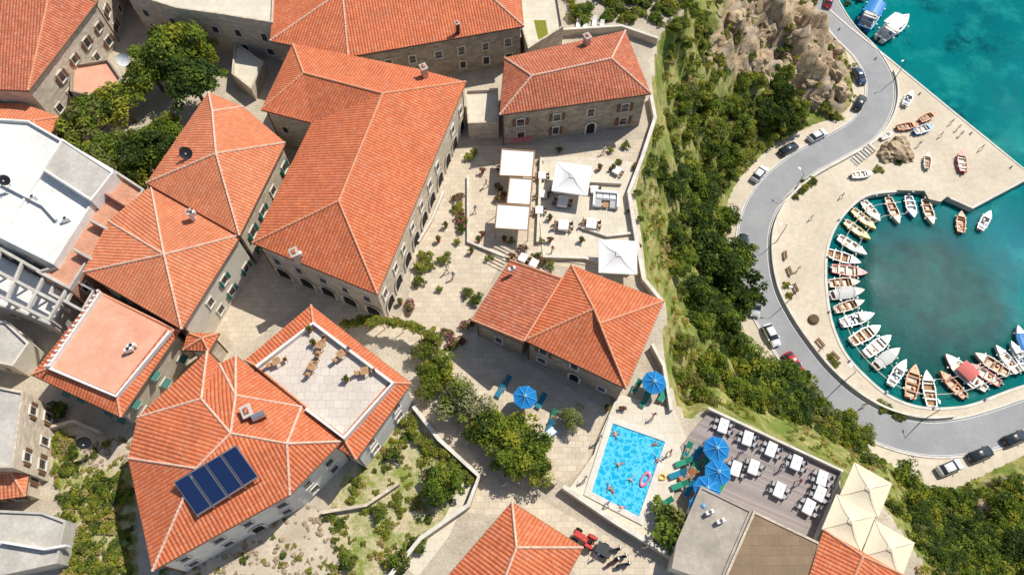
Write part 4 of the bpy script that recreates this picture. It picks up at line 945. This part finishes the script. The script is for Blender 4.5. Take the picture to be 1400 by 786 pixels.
def tractor():
    mb=MB()
    for x,r,w in((-.7,.5,.3),(.8,.35,.22)):
        for s in(-.55,.55): mb.tube((x,s-w/2,r),(x,s+w/2,r),r,r,'black',16); mb.tube((x,s-w/2-.01,r),(x,s+w/2+.01,r),r*.45,r*.45,'yellow',10)
    mb.box((.55,0,.85),(1.1,.55,.5),0,'red'); mb.box((-.5,0,.65),(.9,.6,.3),0,'red'); mb.box((-.65,0,.95),(.4,.42,.12),0,'black'); mb.box((-.85,0,1.15),(.08,.42,.35),0,'black')
    for s in(-.5,.5): mb.box((-.7,s,1.05),(.8,.3,.06),0,'red')
    mb.tube((.2,0,1.0),(-.1,0,1.25),.02,.02,'dkmetal'); mb.box((-2.2,0,.6),(1.6,1.1,.35),0,'dkmetal'); mb.box((-1.3,0,.5),(.5,.08,.08),0,'dkmetal')
    for s in(-.62,.62): mb.tube((-2.2,s-.08,.3),(-2.2,s+.08,.3),.3,.3,'black',12)
    return mb.mesh('small_tractor')
place('small_tractor',tractor(),798,737,.02,150,1.1)
# ------------------------------------------------------------ people
def person(pose,shirt,shorts,skin,name):
    V=[];E=[];Rr=[]
    def v(x,y,z,r,p=None):
        V.append((x,y,z)); Rr.append(r); 
        if p is not None: E.append((p,len(V)-1))
        return len(V)-1
    pel=v(0,0,.96,.13); sp=v(0,.01,1.14,.12,pel); ch=v(0,0,1.36,.15,sp); nk=v(0,.01,1.5,.055,ch); hd=v(0,.02,1.6,.085,nk); ht=v(0,.01,1.7,.085,hd)
    for s in(-1,1):
        st_={'walk':.22*s,'swim':.1*s,'lie':0}[pose]
        hp=v(.1*s,0,.9,.09,pel); kn=v(.11*s,st_*.6+.02,.5,.06,hp); an=v(.11*s,st_-(.08 if pose=='walk' and s<0 else 0),.09,.04,kn); v(.12*s,st_+.16,.03,.035,an)
        shd=v(.17*s,0,1.42,.06,ch)
        if pose=='swim': el=v(.42*s,.05,1.55,.042,shd); wr=v(.5*s,.1,1.8,.03,el); d=Vector((.1*s,.1,1)).normalized()
        else: el=v(.24*s,-st_*.4-.02,1.14,.042,shd); wr=v(.27*s,-st_*.8+.08,.9,.03,el); d=Vector((.03*s,.15,-1)).normalized()
        w=Vector(V[wr]); pm=v(*(w+d*.07),.032,wr); side=Vector((0,1,0))
        for k,l in enumerate((.07,.085,.08,.06)):
            b=w+d*.09+side*(-.028+.019*k); f=v(*b,.0095,pm); f2=v(*(b+d*l*.6),.0085,f); v(*(b+d*l+Vector((-.02*s,0,0))),.007,f2)
        th=v(*(w+d*.05+side*.04),.011,pm); v(*(w+d*.1+side*.065),.009,th)
    me=bpy.data.meshes.new('tmp'); me.from_pydata(V,E,[]); o=bpy.data.objects.new('tmp',me); scene.collection.objects.link(o)
    m=o.modifiers.new('s','SKIN'); m.use_smooth_shade=True
    for i,r in enumerate(Rr): me.skin_vertices[0].data[i].radius=(r,r*(.72 if i in(0,1,2) else 1))
    me.skin_vertices[0].data[0].use_root=True
    o.modifiers.new('b','SUBSURF').levels=1
    dg=bpy.context.evaluated_depsgraph_get(); out=bpy.data.meshes.new_from_object(o.evaluated_get(dg)); bpy.data.objects.remove(o); out.name=name
    out.materials.clear()
    for k in(skin,shirt,shorts,'hair'): out.materials.append(M[k])
    for p in out.polygons:
        c=p.center; z=c.z; i=0
        if z>1.66 or (z>1.56 and c.y<-.01): i=3
        elif 1.0<z<1.47 and (abs(c.x)<.26) and pose=='walk': i=1
        elif .62<z<=1.0 and abs(c.x)<.2: i=2
        p.material_index=i
    return out
PW1=person('walk','bwhite','pblue','skin','person'); PW2=person('walk','red','bcream','skin2','person'); PW3=person('walk','bblue','grey','skin','person'); PS1=person('swim','skin','bblue','skin','swimmer'); PS2=person('swim','skin2','red','skin2','swimmer'); PL=person('lie','skin','teal','skin2','sunbather')
for q in [(1308,178,0,PW1),(1285,187,70,PW2),(1312,186,150,PW1),(1299,170,40,PW2),(1090,370,0,PW1),(1340,205,80,PW2),(1108,300,60,PW1),(1255,200,20,PW3),(1150,270,80,PW3),(1120,480,10,PW1),(1180,555,200,PW2)]: place('walking_person',q[3],q[0],q[1],ZL,q[2],1)
for q in [(700,300,0,PW1),(665,255,90,PW2),(880,750,30,PW1),(700,650,50,PW2),(690,665,50,PW1),(620,380,10,PW3),(612,372,70,PW1),(755,345,0,PW2),(650,290,40,PW3),(825,210,30,PW1),(815,760,30,PW3),(540,440,80,PW2)]: place('walking_person',q[3],q[0],q[1],.02,q[2],1)
for q in [(1068,640,10,PW1),(1010,622,10,PW3),(1090,660,90,PW2),(820,600,0,PW1),(830,690,60,PW3),(915,620,80,PW2),(893,570,10,PW2),(800,655,10,PW1)]: place('guest_person',q[3],q[0],q[1],.5,q[2],1)
for q in [(846,606,20,PS1),(856,630,120,PS2),(828,655,200,PS1),(886,612,300,PS2),(852,595,80,PS1),(842,680,30,PS2),(868,645,150,PS1),(862,692,100,PS1),(893,618,200,PS1)]:
    o=place('swimmer',q[3],q[0],q[1],DK,q[2],.8,-.08); o.rotation_euler[0]=R(-76)
for q in [(938,620,70),(885,538,60),(690,528,60),(945,645,60),(958,640,60),(868,533,60),(936,652,30),(755,575,70)]:
    o=place('sunbather',PL,q[0],q[1],DK if q[0]>840 else .03,q[2]-90,1,.42); a=o.rotation_euler[2]
    o.rotation_euler=(R(-90),0,a); o.location.x+=math.sin(a)*.95*1; o.location.y-=math.cos(a)*.95
def ring(mat):
    mb=MB(); N=20;K=8; f=lambda i,k:((.5+.16*math.cos(2*math.pi*k/K))*math.cos(2*math.pi*i/N)*1.3,(.5+.16*math.cos(2*math.pi*k/K))*math.sin(2*math.pi*i/N),.16*math.sin(2*math.pi*k/K)+.1)
    for i in range(N):
        for k in range(K): mb.face([f(i,k),f(i+1,k),f(i+1,k+1),f(i,k+1)],mat,True)
    return mb.mesh('inflatable_ring')
o=place('inflatable_ring',ring('pink'),882,655,DK+.05,60,(1.25,.75,.9)); place('inflatable_ring',ring('yellow'),905,652,DK+.05,0,.6)
mb=MB(); q=[P(x,y,2.9) for x,y in((697,190),(726,186),(728,192),(699,196))]; mb.face(q[::-1],'redcanvas'); mb.obj('entrance_canopy')
mb=MB(); p=P(752,592,.5); mb.box((p.x,p.y,.35),(1.5,1.0,.6),.7,'bblue'); mb.box((p.x,p.y,.7),(1.3,.8,.1),.7,'bwhite'); mb.obj('cool_box')
# ------------------------------------------------------------ light, world, camera
sd=Vector((.52,.44,.88)).normalized(); el=math.asin(sd.z); az=math.atan2(sd.x,sd.y)
sun=bpy.data.lights.new('sun','SUN'); sun.energy=5.0; sun.angle=R(.53); sun.color=(1,.955,.87)
so=bpy.data.objects.new('sun',sun); scene.collection.objects.link(so); so.rotation_euler=sd.to_track_quat('Z','Y').to_euler(); so.location=(60,50,120)
w=bpy.data.worlds.new('World'); scene.world=w; w.use_nodes=True; nt=w.node_tree
sk=nt.nodes.new('ShaderNodeTexSky'); sk.sky_type='NISHITA'; sk.sun_disc=False; sk.sun_elevation=el; sk.sun_rotation=az
nt.links.new(sk.outputs[0],nt.nodes['Background'].inputs[0]); nt.nodes['Background'].inputs[1].default_value=.115
cam=bpy.data.cameras.new('camera'); cam.sensor_width=36; cam.lens=36*F/1400; cam.clip_end=9000; cam.clip_start=.5
co_=bpy.data.objects.new('camera',cam); scene.collection.objects.link(co_); co_.location=(0,0,CZ); co_.rotation_euler=(TILT,0,0); scene.camera=co_
scene.view_settings.view_transform='Standard'; scene.view_settings.look='None'; scene.view_settings.exposure=0
